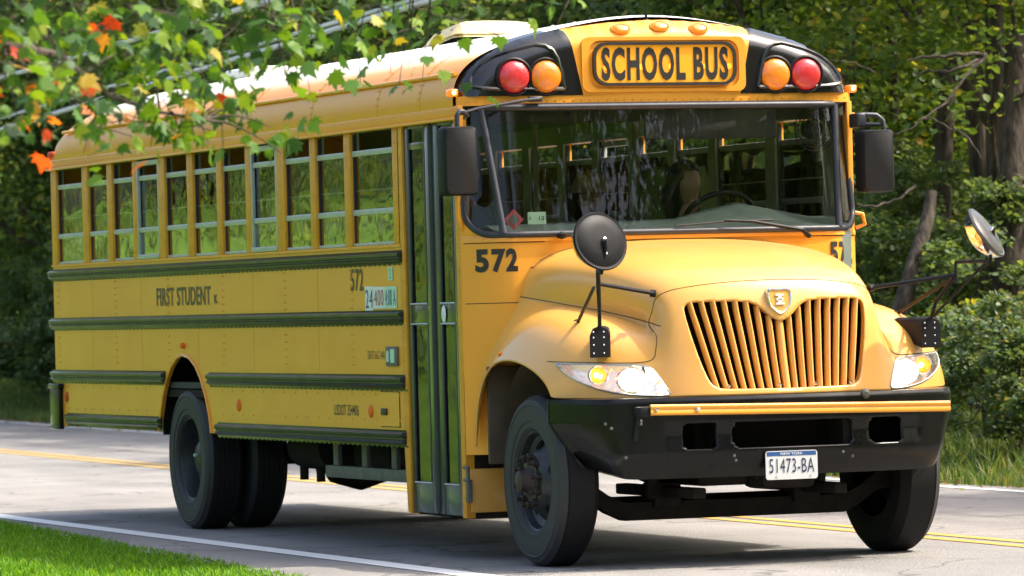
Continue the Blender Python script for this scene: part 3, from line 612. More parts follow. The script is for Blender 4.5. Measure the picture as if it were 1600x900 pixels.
# ---------------------------------------------------------------- hood and fenders (subdivided cage)
CAGE = [
 [(-.74,0,1.797),(-.74,.35,1.793),(-.765,.70,1.76),(-.82,.915,1.68),(-.85,.985,1.49),(-.87,1.03,1.38),(-.88,1.10,1.20),(-.885,1.17,1.0),(-.86,1.205,.50)],
 [(-.60,0,1.79),(-.60,.35,1.786),(-.61,.69,1.75),(-.62,.90,1.665),(-.62,.92,1.465),(-.63,.97,1.395),(-.65,1.06,1.30),(-.67,1.165,1.15),(-.80,1.222,.90)],
 [(-.30,0,1.772),(-.30,.35,1.767),(-.30,.67,1.73),(-.30,.86,1.63),(-.30,.835,1.435),(-.30,.93,1.432),(-.32,1.06,1.395),(-.36,1.16,1.28),(-.56,1.225,1.13)],
 [(.03,0,1.738),(.03,.33,1.732),(.03,.63,1.695),(.03,.79,1.585),(.03,.75,1.39),(.02,.88,1.40),(.0,1.03,1.375),(-.04,1.145,1.265),(-.18,1.22,1.145)],
 [(.29,0,1.69),(.29,.30,1.683),(.285,.57,1.648),(.28,.735,1.54),(.28,.685,1.345),(.265,.83,1.35),(.23,1.0,1.335),(.16,1.125,1.24),(.08,1.21,1.09)],
 [(.50,0,1.635),(.50,.27,1.628),(.485,.51,1.60),(.465,.685,1.495),(.455,.64,1.295),(.42,.80,1.295),(.365,.99,1.285),(.28,1.115,1.20),(.21,1.20,1.04)],
 [(.685,0,1.56),(.68,.25,1.553),(.645,.47,1.53),(.58,.645,1.455),(.57,.645,1.24),(.53,.80,1.22),(.445,.985,1.215),(.35,1.11,1.14),(.27,1.19,.995)],
 [(.745,0,1.38),(.74,.24,1.38),(.71,.46,1.37),(.665,.62,1.33),(.645,.665,1.16),(.585,.81,1.12),(.49,.985,1.11),(.39,1.115,1.06),(.29,1.185,.965)],
 [(.795,0,1.12),(.79,.23,1.12),(.765,.44,1.12),(.72,.58,1.10),(.695,.67,1.03),(.61,.82,1.0),(.505,.99,.99),(.40,1.115,.985),(.30,1.182,.945)],
 [(.85,0,.925),(.845,.20,.925),(.82,.42,.925),(.78,.55,.925),(.73,.66,.925),(.63,.82,.925),(.51,.99,.925),(.41,1.112,.928),(.31,1.18,.932)]]
mb = MB()
nr, nc = len(CAGE), 9
g = [[None] * (2 * nc - 1) for _ in range(nr)]
for i in range(nr):
    for j in range(2 * nc - 1):
        k = abs(j - (nc - 1)); x, y, z = CAGE[i][k]; g[i][j] = mb.bm.verts.new((x, y if j >= nc - 1 else -y, z))
cr = mb.bm.edges.layers.float.new('crease_edge')
for i in range(nr - 1):
    for j in range(2 * nc - 2): mb.bm.faces.new((g[i][j], g[i + 1][j], g[i + 1][j + 1], g[i][j + 1]))
for i in range(0, 6):
    for j in (nc - 1 - 4, nc - 1 + 4):
        e = mb.bm.edges.get((g[i][j], g[i + 1][j])); e[cr] = .55 if i < 5 else .3
for i in (6,):
    for j in range(nc - 1 - 2, nc - 1 + 2):
        e = mb.bm.edges.get((g[i][j], g[i][j + 1])); e[cr] = .15
tmp = mb.build('tmp', None, None, 0)
md = tmp.modifiers.new('s', 'SUBSURF'); md.levels = 4; md.render_levels = 4
dg = bpy.context.evaluated_depsgraph_get(); dg.update()
hm = D.meshes.new_from_object(tmp.evaluated_get(dg)); D.objects.remove(tmp)
hb = bmesh.new(); hb.from_mesh(hm)
BV = BVHTree.FromBMesh(hb)
def hx(y, z):      # hood surface point looking from the front
    h = BV.ray_cast(Vector((3, y, z)), Vector((-1, 0, 0))); return (h[0], h[1]) if h[0] else (Vector((.5, y, z)), Vector((1, 0, 0)))
def inpoly(p, poly):
    x, y = p; c = False; n = len(poly)
    for i in range(n):
        x1, y1 = poly[i]; x2, y2 = poly[i - 1]
        if (y1 > y) != (y2 > y) and x < (x2 - x1) * (y - y1) / (y2 - y1) + x1: c = not c
    return c
def closest(p, poly):
    best = None
    for i in range(len(poly)):
        a = Vector(poly[i]); b_ = Vector(poly[i - 1]); ab = b_ - a; t_ = max(0, min(1, (Vector(p) - a).dot(ab) / max(ab.length_squared, 1e-12))); q = a + ab * t_; d = (q - Vector(p)).length
        if best is None or d < best[0]: best = (d, q)
    return best
def take(bm, poly, xmin=.25):
    """faces of the hood inside an outline (front view); border snapped onto the outline; returns them as a new bmesh"""
    bm.faces.ensure_lookup_table(); bm.normal_update()
    sel = [f for f in bm.faces if (c := f.calc_center_median()).x > xmin and f.normal.x * 1 != 0 and inpoly((c.y, c.z), poly)]
    ss = set(sel); edge = [e for f in sel for e in f.edges if any(q not in ss for q in e.link_faces)]
    vv = set(v for e in edge for v in e.verts)
    for v in vv:
        d, q = closest((v.co.y, v.co.z), poly)
        if d < .03:
            h, n = hx(q.x, q.y)
            if h is not None and abs(h.x - v.co.x) < .06: v.co = h
            else: v.co.y, v.co.z = q
    nb = bmesh.new(); mp = {}
    for f in sel:
        for v in f.verts:
            if v not in mp: mp[v] = nb.verts.new(v.co)
        nb.faces.new([mp[v] for v in f.verts])
    loop = [(e.verts[0].co.copy(), e.verts[1].co.copy()) for e in set(edge)]
    bmesh.ops.delete(bm, geom=sel, context='FACES')
    return nb, loop
gh_ = smooth_poly([(0, 1.318), (.055, 1.34), (.125, 1.408), (.19, 1.434), (.47, 1.437), (.525, 1.425), (.538, 1.375), (.50, 1.18), (.452, 1.01), (.42, .97), (.36, .958), (0, .955)], 2)
grille = gh_ + [(-y, z) for y, z in gh_[::-1][1:-1]]
grb, gloop = take(hb, grille, .4); grb.free()
hlp = smooth_poly([(1.14, 1.118), (.95, 1.108), (.76, 1.098), (.725, 1.085), (.70, 1.04), (.672, .985), (.648, .935), (.70, .93), (.82, .938), (.95, .962), (1.06, 1.01), (1.12, 1.06), (1.14, 1.118)], 1)
# rims: pushed-in edge all round each opening
def rim(loop, dx, mat, name, dy=0):
    m_ = MB().use(mat)
    for a, b_ in loop:
        m_.poly([a, b_, b_ + Vector((dx, 0, 0)), a + Vector((dx, 0, 0))], [(0, 1, 2, 3)])
    bmesh.ops.remove_doubles(m_.bm, verts=m_.bm.verts, dist=.0005); return m_.build(name, None, None, 60)
lights = []
for sg in (-1, 1):
    pl = [(sg * y, z) for y, z in hlp]
    lb, loop = take(hb, pl, .2); lights.append((sg, pl, lb, loop))
me = D.meshes.new('hood'); hb.to_mesh(me); me.materials.append(M['hoodyellow']); me.shade_smooth()
hood = D.objects.new('hood', me); COL.objects.link(hood); hood.parent = bus
md = hood.modifiers.new('thick', 'SOLIDIFY'); md.thickness = .012; md.offset = -1
# make sure solidify goes inward: outward normals
ff = me.polygons[len(me.polygons) // 2]
hb2 = bmesh.new(); hb2.from_mesh(me); bmesh.ops.recalc_face_normals(hb2, faces=hb2.faces)
topf = max(hb2.faces, key=lambda f: f.calc_center_median().z)
if topf.normal.z < 0: bmesh.ops.reverse_faces(hb2, faces=hb2.faces)
hb2.to_mesh(me); hb2.free()
r_ = rim(gloop, -.05, M['hoodyellow'], 'grille_opening'); r_.parent = hood
def outer_pt(y, z):
    h, n = hx(y, z); return h
# grille bars
mb = MB().use(M['hoodyellow'])
gsp = [(i / 17.0) for i in range(1, 17)]
def zr(y):     # z range of the opening at y
    zt = [a for a in (None,)]; zs_ = []
    n = len(grille)
    for i in range(n):
        (y1, z1), (y2, z2) = grille[i], grille[i - 1]
        if (y1 > y) != (y2 > y): zs_.append(z1 + (z2 - z1) * (y - y1) / (y2 - y1))
    return (min(zs_), max(zs_)) if len(zs_) > 1 else None
for i in range(-8, 9):
    f = i / 8.72; yt, yb = f * .535, f * .435
    wdt = .0125 if i else .019
    za, zb_ = .95, 1.445
    def yat(z): return yb + (yt - yb) * (z - .97) / .45
    z0 = .953; z1 = 1.44
    for zz in np.arange(1.45, 1.25, -.004):
        r0 = zr(yat(zz))
        if r0 and zz <= r0[1]: z1 = zz + .004; break
    rings = []
    for k in range(9):
        z = z0 + (z1 - z0) * k / 8; y = yat(z); x = outer_pt(y, min(z, 1.40)).x - .012
        rings.append([(x - .045, y - wdt * .8, z), (x - .012, y - wdt, z), (x, y - wdt * .6, z), (x + .004, y, z), (x, y + wdt * .6, z), (x - .012, y + wdt, z), (x - .045, y + wdt * .8, z)])
    mb.ring(rings)
mb.build('grille', None, hood, 40)
mb = MB().use(M['chrome'])
for y in (-.36, -.07, .14, .36): mb.lathe([(.0001, .006), (.009, .004), (.010, 0)], (outer_pt(y, .97).x - .005, y + .02, .975), (1, 0, 0), 10)
mb.build('grille_bolt', None, hood)
mb = MB().use(M['radiator']); mb.box((.50, -.60, .80), (.53, .60, 1.50)); mb.box((.1, -.55, .5), (.5, .55, 1.2)); mb.box((-.7, -.62, .62), (.5, -.60, 1.35)); mb.box((-.7, .60, .62), (.5, .62, 1.35)); mb.box((-.70, -.92, .62), (-.67, .92, 1.40)); mb.build('engine_bay', None, bus)
SPL = (P('splash_liner', (.10, .07, .045), .7, noise=.5, nscale=6, dirt=(.03, .025, .02)))
for sg in (-1, 1):
    mb = MB().use(SPL); mb.box((-.74, sg * .62, .55), (-.71, sg * 1.17, 1.10), .01); mb.box((-.7, sg * .60, .80), (.30, sg * .62, 1.25))
    arcp = [(-.22 + .50 * math.cos(R(a)) * 1.0, .50 + .63 * math.sin(R(a))) for a in range(25, 156, 10)]
    rings = [[(x, sg * yy, min(z, 1.14)) for x, z in arcp] for yy in (.62, 1.10)]
    mb.ring(rings, cap=False, close=False); mb.build('wheel_liner', None, bus)
# emblem: shield with a bar figure
mb = MB(); sh = smooth_poly([(0, .052), (.05, .058), (.066, .045), (.066, .0), (.05, -.04), (.0, -.082), (-.05, -.04), (-.066, 0), (-.066, .045), (-.05, .058), (0, .052)], 2)
h, n = hx(0, 1.44); ex = h.x + .006; tilt = .18
def emb(u, v, w_): return (ex + w_ - tilt * v, u * 1.12, 1.437 + v * 1.12)
mb.use(M['hoodyellow']); mb.prism([(u * .9, v * .9) for u, v in sh[:-1]], -.02, .010, emb)
mb.use(M['chrome'])
mb.ring([[emb(u * k, v * k, w_) for u, v in sh[:-1]] for k, w_ in ((1.0, -.02), (1.0, .012), (.93, .018), (.84, .014), (.82, .008))], cap=False)
mb.use(P('emblem_silver', (.72, .72, .70), .35))
for a, c in (((-.022, .026), (.022, .017)), ((-.022, -.017), (.022, -.026)), ((-.009, .02), (.009, -.02)), ((-.018, .006), (.018, -.006))):
    mb.prism([(a[0], a[1]), (c[0], a[1]), (c[0], c[1]), (a[0], c[1])], .008, .017, emb)
mb.build('hood_emblem', None, hood, 40)
# panel seams lying in the hood surface
mb = MB().use(P('seam_shadow_gap', (.10, .05, .01), .8))
def seam(pts, it=2, r=.0028):
    out = []
    for sg in (-1, 1):
        o = []
        P_ = smooth_poly([tuple(p) for p in pts], it)
        for a, b_ in zip(P_[:-1], P_[1:]):
            for k in range(4):
                y, z = a[0] + (b_[0] - a[0]) * k / 4, a[1] + (b_[1] - a[1]) * k / 4
                h = BV.ray_cast(Vector((3, sg * y, z)), Vector((-1, 0, 0)))[0]
                if h: o.append(h)
        for _ in range(6): o = [o[0]] + [(a + b_ * 2 + c_) / 4 for a, b_, c_ in zip(o[:-2], o[1:-1], o[2:])] + [o[-1]]
        if len(o) > 2: mb.tube(o, r, 5)
seam([(0.0, 1.545), (.25, 1.54), (.47, 1.52), (.60, 1.495), (.645, 1.45), (.655, 1.38), (.665, 1.25), (.69, 1.17), (.70, 1.135), (.735, 1.117), (.80, 1.112), (.95, 1.116), (1.12, 1.125), (1.16, 1.13)])
for sg in (-1, 1):
    o = []
    for x in np.linspace(-.84, .60, 60):
        yy = .985 - .264 * (x + .85); best = None
        # ray from the side, finding the crease height
        zc_ = 1.49 - .12 * (x + .85) - .035 * max(0, x) 
        h = BV.ray_cast(Vector((x, sg * 2, zc_ + .012)), Vector((0, -sg, 0)))[0]
        if h: o.append(h)
    mb.tube(o, .0028, 5)
    o = []
    for z in np.linspace(1.42, 1.66, 16):
        h = BV.ray_cast(Vector((-.80, sg * 2, z)), Vector((0, -sg, 0)))[0]
        if h: o.append(h)
    for y in np.linspace(.88, 0, 20):
        h = BV.ray_cast(Vector((-.70, sg * y, 3)), Vector((0, 0, -1)))[0]
        if h: o.append(h)
    mb.tube(o, .004, 5)
mb.build('panel_seam', None, hood)
# headlights
for sg, pl, lb, loop in lights:
    cy, cz = sg * .90, 1.03
    m_ = MB().use(M['chrome'])
    for a, b_ in loop:       # bucket wall
        def inn(p, k): return Vector((p.x - .075 * k, p.y + (cy - p.y) * .14 * k, p.z + (cz - p.z) * .16 * k))
        for k0, k1 in ((0, .45), (.45, 1)): m_.poly([inn(a, k0), inn(b_, k0), inn(b_, k1), inn(a, k1)], [(0, 1, 2, 3)])
    bmesh.ops.remove_doubles(m_.bm, verts=m_.bm.verts, dist=.0005)
    hlo = m_.build('headlight', None, bus, 60)
    m_ = MB().use(M['headglow']); m_.mi = 0; off = {}
    back = lb.copy()
    for v in back.verts: v.co = Vector((v.co.x - .075, v.co.y + (cy - v.co.y) * .14, v.co.z + (cz - v.co.z) * .16))
    bm2 = bmesh.new(); mats = [M['facet']]
    me2 = D.meshes.new('reflector'); back.to_mesh(me2); back.free(); bm2.free()
    for q in mats: me2.materials.append(q)
    ro = D.objects.new('reflector', me2); COL.objects.link(ro); ro.parent = hlo
    for nm, yb_, zb_, rr_, zs, mt, bt in (('headlight_bulb', .815, 1.02, .078, .82, M['headglow'], M['headbulb']), ('turn_signal_bulb', .968, 1.05, .048, .95, M['amberbowl'], M['bulb'])):
        h, n = hx(sg * yb_, zb_); q = MB().use(mt)
        q.lathe([(rr_, .048), (rr_ * .93, .030), (rr_ * .72, .012), (rr_ * .4, .002), (.012, 0)], (0, 0, 0), (1, 0, 0), 24); q.use(M['chrome']); q.lathe([(rr_, .048), (rr_ + .006, .050), (rr_ + .008, .03)], (0, 0, 0), (1, 0, 0), 24)
        q.use(bt); q.lathe([(.014, .002), (.018, .020), (.014, .034), (.0001, .040)], (0, 0, 0), (1, 0, 0), 12); bo = q.build(nm, None, hlo); bo.location = (h.x - .072, sg * yb_, zb_); bo.scale = (1, 1, zs)
    for v in lb.verts: v.co += Vector((.003, sg * .001, .001))
    me3 = D.meshes.new('lens'); lb.to_mesh(me3); lb.free(); me3.materials.append(M['lens']); me3.shade_smooth(); lo = D.objects.new('lens', me3); COL.objects.link(lo); lo.parent = hlo
    q = MB().use(M['alu']); lp = []
    for y, z in pl[::1]:
        h = BV.ray_cast(Vector((3, y, z)), Vector((-1, 0, 0)))[0]
        if h: lp.append(h + Vector((.002, 0, 0)))
    q.tube(lp + [lp[0]], .0055, 6); q.build('bezel', None, hlo, 60)
# small lamp and rubber hood latch on each fender
for sg in (-1, 1):
    h = BV.ray_cast(Vector((-.42, sg * 2, 1.17)), Vector((0, -sg, 0))); mb = MB().use(M['refl']); mb.lathe([(.0001, .014), (.012, .010), (.015, 0)], h[0], (0, sg, 0), 12); mb.build('fender_marker', None, hood)
    mb = MB().use(M['satin']); mb.obox((-.87 + .05, sg * 1.06, 1.40), (.05, .03, .075), Matrix.Rotation(0, 3, 'X'), .01); mb.tube([(-.84, sg * 1.05, 1.34), (-.78, sg * 1.02, 1.42)], .012, 6); mb.build('hood_latch', None, hood)

# ---------------------------------------------------------------- bumper
def bx_(y, z):
    a = abs(y); x = .87 - .16 * (a / 1.0) ** 2.2 if a < 1.0 else .71 - .40 * ((a - 1.0) / .2) ** 1.3
    return x
def prof_x(z): return -.05 * max(0, (.62 - z) / .13) ** 1.8 - .015 * max(0, (z - .90) / .03)
BY = [-1.2, -1.195, -1.18, -1.16, -1.13, -1.1, -1.06, -1.02] + list(np.linspace(-.98, .98, 131)) + [1.02, 1.06, 1.1, 1.13, 1.16, 1.18, 1.195, 1.2]
BZ = [.485, .495, .505] + list(np.arange(.52, .87, .01)) + [.88, .89, .90, .908, .915, .922]
mb = MB().use(M['bumper'])
holes = [(-.62, -.43), (-.34, .36), (.47, .68)]
def inhole(y, z):
    for a, c in holes:
        dx, dz = max(a + .04 - y, y - c + .04, 0), max(.64 + .04 - z, z - .785 + .04, 0)
        if a < y < c and .64 < z < .785 and (dx * dx + dz * dz) ** .5 < .04: return True
    return False
def bp_(y, z, ins=0):
    x = bx_(y, z) + prof_x(z) - ins
    low = .56 + .0 * abs(y); k = max(0, (abs(y) - .85) / .35); zz = z + (k ** 1.5) * .05 * max(0, (.75 - z) / .2)
    if .64 < z < .79 and -0.7 < y < .8: x -= .012 * (1 - abs(z - .715) / .075) if abs(z - .715) < .075 else 0
    if abs(y) > 1.0: x = max(x, .31 + (.66 - z) * .0)
    if abs(y) > 1.19: x = .31 + .09 * max(0, (.80 - zz) / .27) ** 1.5
    return Vector((x + .04 * k * max(0, (.80 - z) / .25), y * (1 - .10 * min(1, k * 1.3) * max(0, (.80 - z) / .25)), zz))
VV = [[mb.bm.verts.new(bp_(y, z)) for z in BZ] for y in BY]
for i in range(len(BY) - 1):
    for j in range(len(BZ) - 1):
        ym, zm = (BY[i] + BY[i + 1]) / 2, (BZ[j] + BZ[j + 1]) / 2
        if inhole(ym, zm): continue
        mb.bm.faces.new((VV[i][j], VV[i + 1][j], VV[i + 1][j + 1], VV[i][j + 1]))
# top flange and lower flange going back
for jj, dz in ((len(BZ) - 1, .006), (0, -.004)):
    for i in range(len(BY) - 1):
        a, c = VV[i][jj].co, VV[i + 1][jj].co
        mb.poly([a, c, (max(c.x - .16, .2), c.y * .97, c.z + dz), (max(a.x - .16, .2), a.y * .97, a.z + dz)], [(0, 1, 2, 3)])
bmesh.ops.remove_doubles(mb.bm, verts=mb.bm.verts, dist=.0005)
bum = mb.build('front_bumper', None, bus, 40)
md = bum.modifiers.new('s', 'SOLIDIFY'); md.thickness = .012; md.offset = -1
mb = MB().use(M['radiator']); mb.box((.50, -.9, .62), (.56, .9, .93)); mb.use(M['under']); mb.box((.60, -.40, .55), (.80, -.33, .90)); mb.box((.60, .33, .55), (.80, .40, .90)); mb.box((.2, -1.0, .90), (.62, 1.0, .915)); mb.build('bumper_bracket', None, bus)
mb = MB().use(M['galv'])
for y, z in ((-1.02, .79), (-1.00, .765), (-.84, .80), (-.84, .785), (-.34, .60), (-.33, .575), (.36, .575), (-.95, .60), (.98, .80), (.30, .60)):
    p = bp_(y, z); mb.lathe([(.0001, .009), (.007, .008), (.010, 0)], (p.x - .002, p.y, p.z), (1, 0, 0), 10)
p = bp_(.45, .90); mb.lathe([(.0001, .03), (.022, .02), (.03, 0)], (p.x - .01, p.y, p.z + .01), (1, 0, .3), 14)
mb.build('bumper_bolt', None, bum)
mb = MB().use(M['yellow'])
pts_ = [(-.022, -.027), (0, -.029), (.008, -.02), (.008, -.008), (.003, 0), (.008, .008), (.008, .02), (0, .029), (-.022, .027)]
mb.ring([[(.905 + u, y, zc_ + v) for u, v in pts_] for y, zc_ in ((-.84, .862), (.925, .829))])
cg = mb.build('crossing_gate', None, bum)
mb = MB().use(M['satin']); mb.box((.80, -.90, .82), (.90, -.82, .88), .01); mb.tube([(.84, -.88, .85), (.82, -.90, .70)], .012, 6); mb.build('gate_hinge', None, cg)
mb = MB().use(M['satin']); mb.box((.82, .86, .80), (.89, .90, .85), .01); mb.build('gate_stop', None, cg)
mb = MB().use(M['chrome']); mb.lathe([(.0001, .010), (.009, .008), (.012, 0)], (.913, -.81, .864), (1, 0, 0), 10); mb.lathe([(.0001, .012), (.012, .008), (.015, 0)], (.913, -.57, .858), (1, 0, 0), 10); mb.build('gate_bolt', None, cg)
mb = MB().use(M['hoodyellow']); mb.box((.74, -.10, .905), (.80, -.02, .925), .006); mb.box((.74, .14, .905), (.80, .22, .925), .006); mb.build('hood_catch', None, bus)
# licence plate
mb = MB().use(M['platew']); px_ = .885
mb.prism(rrect(.305, .155, .015, cx=-.02, cy=.54), px_, px_ + .004, lambda u, v, w_: (w_, u, v)); pl_ = mb.build('licence_plate', None, bum)
mb = MB().use(P('plate_blue', (.03, .10, .28), .4)); mb.box((px_ + .0045, -.165, .59), (px_ + .005, .125, .613)); mb.use(M['chrome'])
for y, z in ((-.11, .48), (.09, .48)): mb.lathe([(.0001, .004), (.006, .002), (.007, 0)], (px_ + .004, y, z), (1, 0, 0), 8)
mb.build('plate_band', None, pl_)
text_obj('lettering', '51473-BA', .265, .078, lambda u, v: (px_ + .0062, -.02 + u, .537 + v), P('plate_ink', (.03, .04, .10), .4), pl_, .0, 1.08)
text_obj('lettering', 'NEW YORK', .13, .014, lambda u, v: (px_ + .0062, -.02 + u, .602 + v), M['white'], pl_, .01)

# ---------------------------------------------------------------- wheels
def wheel(x, yo, sg, front, steer=0, tw=.25):
    """yo: outer face of the tyre"""
    rr = .285
    e = MB().use(M['rim'])
    if front:
        e.lathe([(rr, 0), (rr - .004, -.012), (rr - .018, -.02), (rr - .03, -.06), (.22, -.075), (.20, -.06), (.17, -.03), (.16, -.005), (.152, .005), (.10, .008)], (0, 0, 0), (0, sg, 0), 40)
    else:
        e.lathe([(rr, 0), (rr - .004, -.012), (rr - .018, -.02), (rr - .03, -.07), (rr - .04, -.13), (.20, -.165), (.14, -.17), (.10, -.17), (.0001, -.17)], (0, 0, 0), (0, sg, 0), 40)
    w_ = e.build('wheel', None, bus, 30)
    t_ = MB().use(M['tyre'])
    pr = [(rr - .012, .004 - tw), (rr + .01, -tw), (.34, -tw - .012), (.42, -tw - .010), (.452, -tw + .012), (WR - .004, -tw + .03)]
    for q in np.linspace(-tw + .05, -.05, 5): pr += [(WR, q - .017), (WR, q + .012), (WR - .006, q + .014), (WR - .006, q + .018)]
    pr += [(WR - .003, -.028), (.458, -.010), (.448, .004), (.425, .010), (.418, .0145), (.412, .0105), (.36, .013), (.33, .011), (.327, .006), (rr + .012, .006), (rr - .004, -.004), (rr - .012, -.012)]
    ks = next(i for i, q in enumerate(pr) if abs(q[0] - (WR - .003)) < 1e-6)
    t_.lathe(pr[:ks + 1], (0, 0, 0), (0, sg, 0), 72); t_.use(M['sidewall']); t_.lathe(pr[ks:], (0, 0, 0), (0, sg, 0), 72)
    bmesh.ops.remove_doubles(t_.bm, verts=t_.bm.verts, dist=.0003)
    t_.build('tyre', None, w_, 30)
    if front:
        q = MB().use(M['rust']); q.lathe([(.115, 0), (.115, .015), (.08, .02), (.062, .045), (.058, .085), (.04, .092), (.0001, .092)], (0, 0, 0), (0, sg, 0), 24)
        q.build('hub', None, w_)
        for k in range(10):
            q = MB(); a = k * math.pi / 5 + .2; c = (.135 * math.cos(a), sg * .005, .135 * math.sin(a))
            q.use(M['rust']); q.lathe([(.022, 0), (.020, .03), (.012, .034), (.011, .062), (.0001, .064)], c, (0, sg, 0), 6); q.build('lug_nut', None, w_)
        for k in range(5):
            a = k * 2 * math.pi / 5 + .35; q = MB().use(M['radiator']); n_ = Vector((0, 1, 0))
            q.lathe([(.0001, .002), (.03, .002), (.032, -.004)], (.198 * math.cos(a), sg * -.047, .198 * math.sin(a)), (math.cos(a) * .55, sg * .8, math.sin(a) * .55), 14); q.build('hand_hole', None, w_)
    else:
        q = MB().use(M['rim']); q.lathe([(.12, -.17), (.115, -.08), (.085, -.06), (.0001, -.055)], (0, 0, 0), (0, sg, 0), 20)
        for k in range(10):
            a = k * math.pi / 5; q.lathe([(.02, -.17), (.018, -.13), (.0001, -.128)], (.155 * math.cos(a), 0, .155 * math.sin(a)), (0, sg, 0), 6)
        q.use(M['mint']); q.lathe([(.010, -.055), (.012, -.035), (.0001, -.03)], (0, 0, .02), (0, sg, 0), 8)
        q.build('hub', None, w_)
    w_.location = (x, yo, WR - .003); w_.rotation_euler[2] = steer
    return w_
wheel(-.07, -1.155, -1, True, 0, .215); wheel(-.07, 1.10, 1, True, 0, .215)
for sg in (-1, 1):
    wheel(-6.47, sg * 1.19, sg, False, 0, .24); wheel(-6.47, sg * .885, sg, False, 0, .24)

# ---------------------------------------------------------------- chassis
mb = MB().use(M['under'])
for sg in (-1, 1): mb.box((-9.5, sg * .38, .58), (.6, sg * .46, .80), .01)
for x in np.arange(-9, -1, 1.1): mb.box((x, -1.15, .80), (x + .08, 1.15, .88)); 
mb.box((-9.6, -1.19, .88), (-.98, 1.19, .93))
mb.build('chassis_frame', None, bus)
mb = MB().use(M['floor']); mb.box((-9.65, -1.19, .94), (-.98 - .95, 1.19, .98)); mb.box((-1.95, -.62, .94), (-.75, 1.19, .98)); mb.build('cabin_floor', None, bus)
mb = MB().use(M['under'])   # front axle beam, tie rod, springs
mb.ring([[(x, y, z + dz) for x, dz in ((-.05, -.05), (.05, -.05), (.05, .05), (-.05, .05))] for y, z in ((-.98, .42), (-.86, .40), (-.76, .33), (-.66, .285), (-.3, .285), (.3, .285), (.66, .285), (.76, .33), (.86, .40), (.98, .42))])
mb.tube([(-.18, -.85, .34), (-.18, .85, .34)], .022, 8)
for sg in (-1, 1): mb.box((-.6, sg * .38, .36), (.55, sg * .46, .42), .01); mb.tube([(.05, sg * .50, .36), (.10, sg * .52, .72)], .04, 10); mb.box((-.09, sg * .34, .30), (.09, sg * .50, .44), .01)
mb.tube([(.35, -.55, .55), (.35, .55, .52)], .03, 8); mb.box((.25, -.05, .40), (.55, .28, .62), .04); mb.box((-.6, -.35, .42), (.35, .35, .62), .05)
mb.tube([(.48, -.06, .47), (.48, .02, .425), (.48, .10, .46)], .012, 6)
mb.build('front_axle', None, bus)
mb = MB().use(M['under'])
mb.lathe([(.0001, -.65), (.06, -.65), (.07, -.25), (.20, -.2), (.26, 0), (.20, .2), (.07, .25), (.06, .65), (.0001, .65)], (-6.44, 0, WR), (0, 1, 0), 20)
mb.tube([(-6.3, 0, WR), (-.3, 0, .62)], .05, 10)
for sg in (-1, 1): mb.box((-7.3, sg * .5, .44), (-5.5, sg * .58, .53), .01)
mb.build('rear_axle', None, bus)
mb = MB().use(M['under'])
mb.tube([(-5.4, -.70, .56), (-4.75, -.70, .56)], .15, 20); mb.tube([(-4.6, -.5, .52), (-3.9, -.5, .52)], .165, 20); mb.tube([(-3.75, -.5, .53), (-2.5, -.5, .53)], .15, 20)
mb.tube([(-5.35, -.75, .44), (-5.35, -.75, .34)], .03, 8); mb.tube([(-5.1, -.72, .42), (-5.1, -.72, .33)], .03, 8); mb.tube([(-2.6, -.8, .45), (-2.35, -.9, .40), (-2.1, -.95, .50)], .008, 6); mb.tube([(-5.6, -.6, .5), (-5.45, -.6, .33)], .02, 6)
mb.box((-5.5, -.55, .45), (-2.2, .5, .80), .02); mb.build('air_tank', None, bus)
mb = MB().use(M['galv']); mb.box((-3.98, -1.06, .40), (-2.0, -1.0, .475), .006)
for x in (-3.85, -3.3, -2.75, -2.3): mb.box((x, -1.05, .475), (x + .09, -1.02, .66), .004)
mb.build('fuel_tank_guard', None, bus)
for sg in (-1, 1):
    mb = MB().use(M['radiator']); ap = [(-7.03, .62), (-6.98, .9), (-6.82, 1.08), (-6.44, 1.20), (-6.06, 1.08), (-5.9, .9), (-5.85, .62)]
    mb.ring([[(x, sg * yy, z) for x, z in ap] for yy in (.60, 1.20)], cap=False, close=False); mb.poly([(x, sg * .60, z) for x, z in ap], [tuple(range(7))]); mb.build('rear_wheel_well', None, bus)

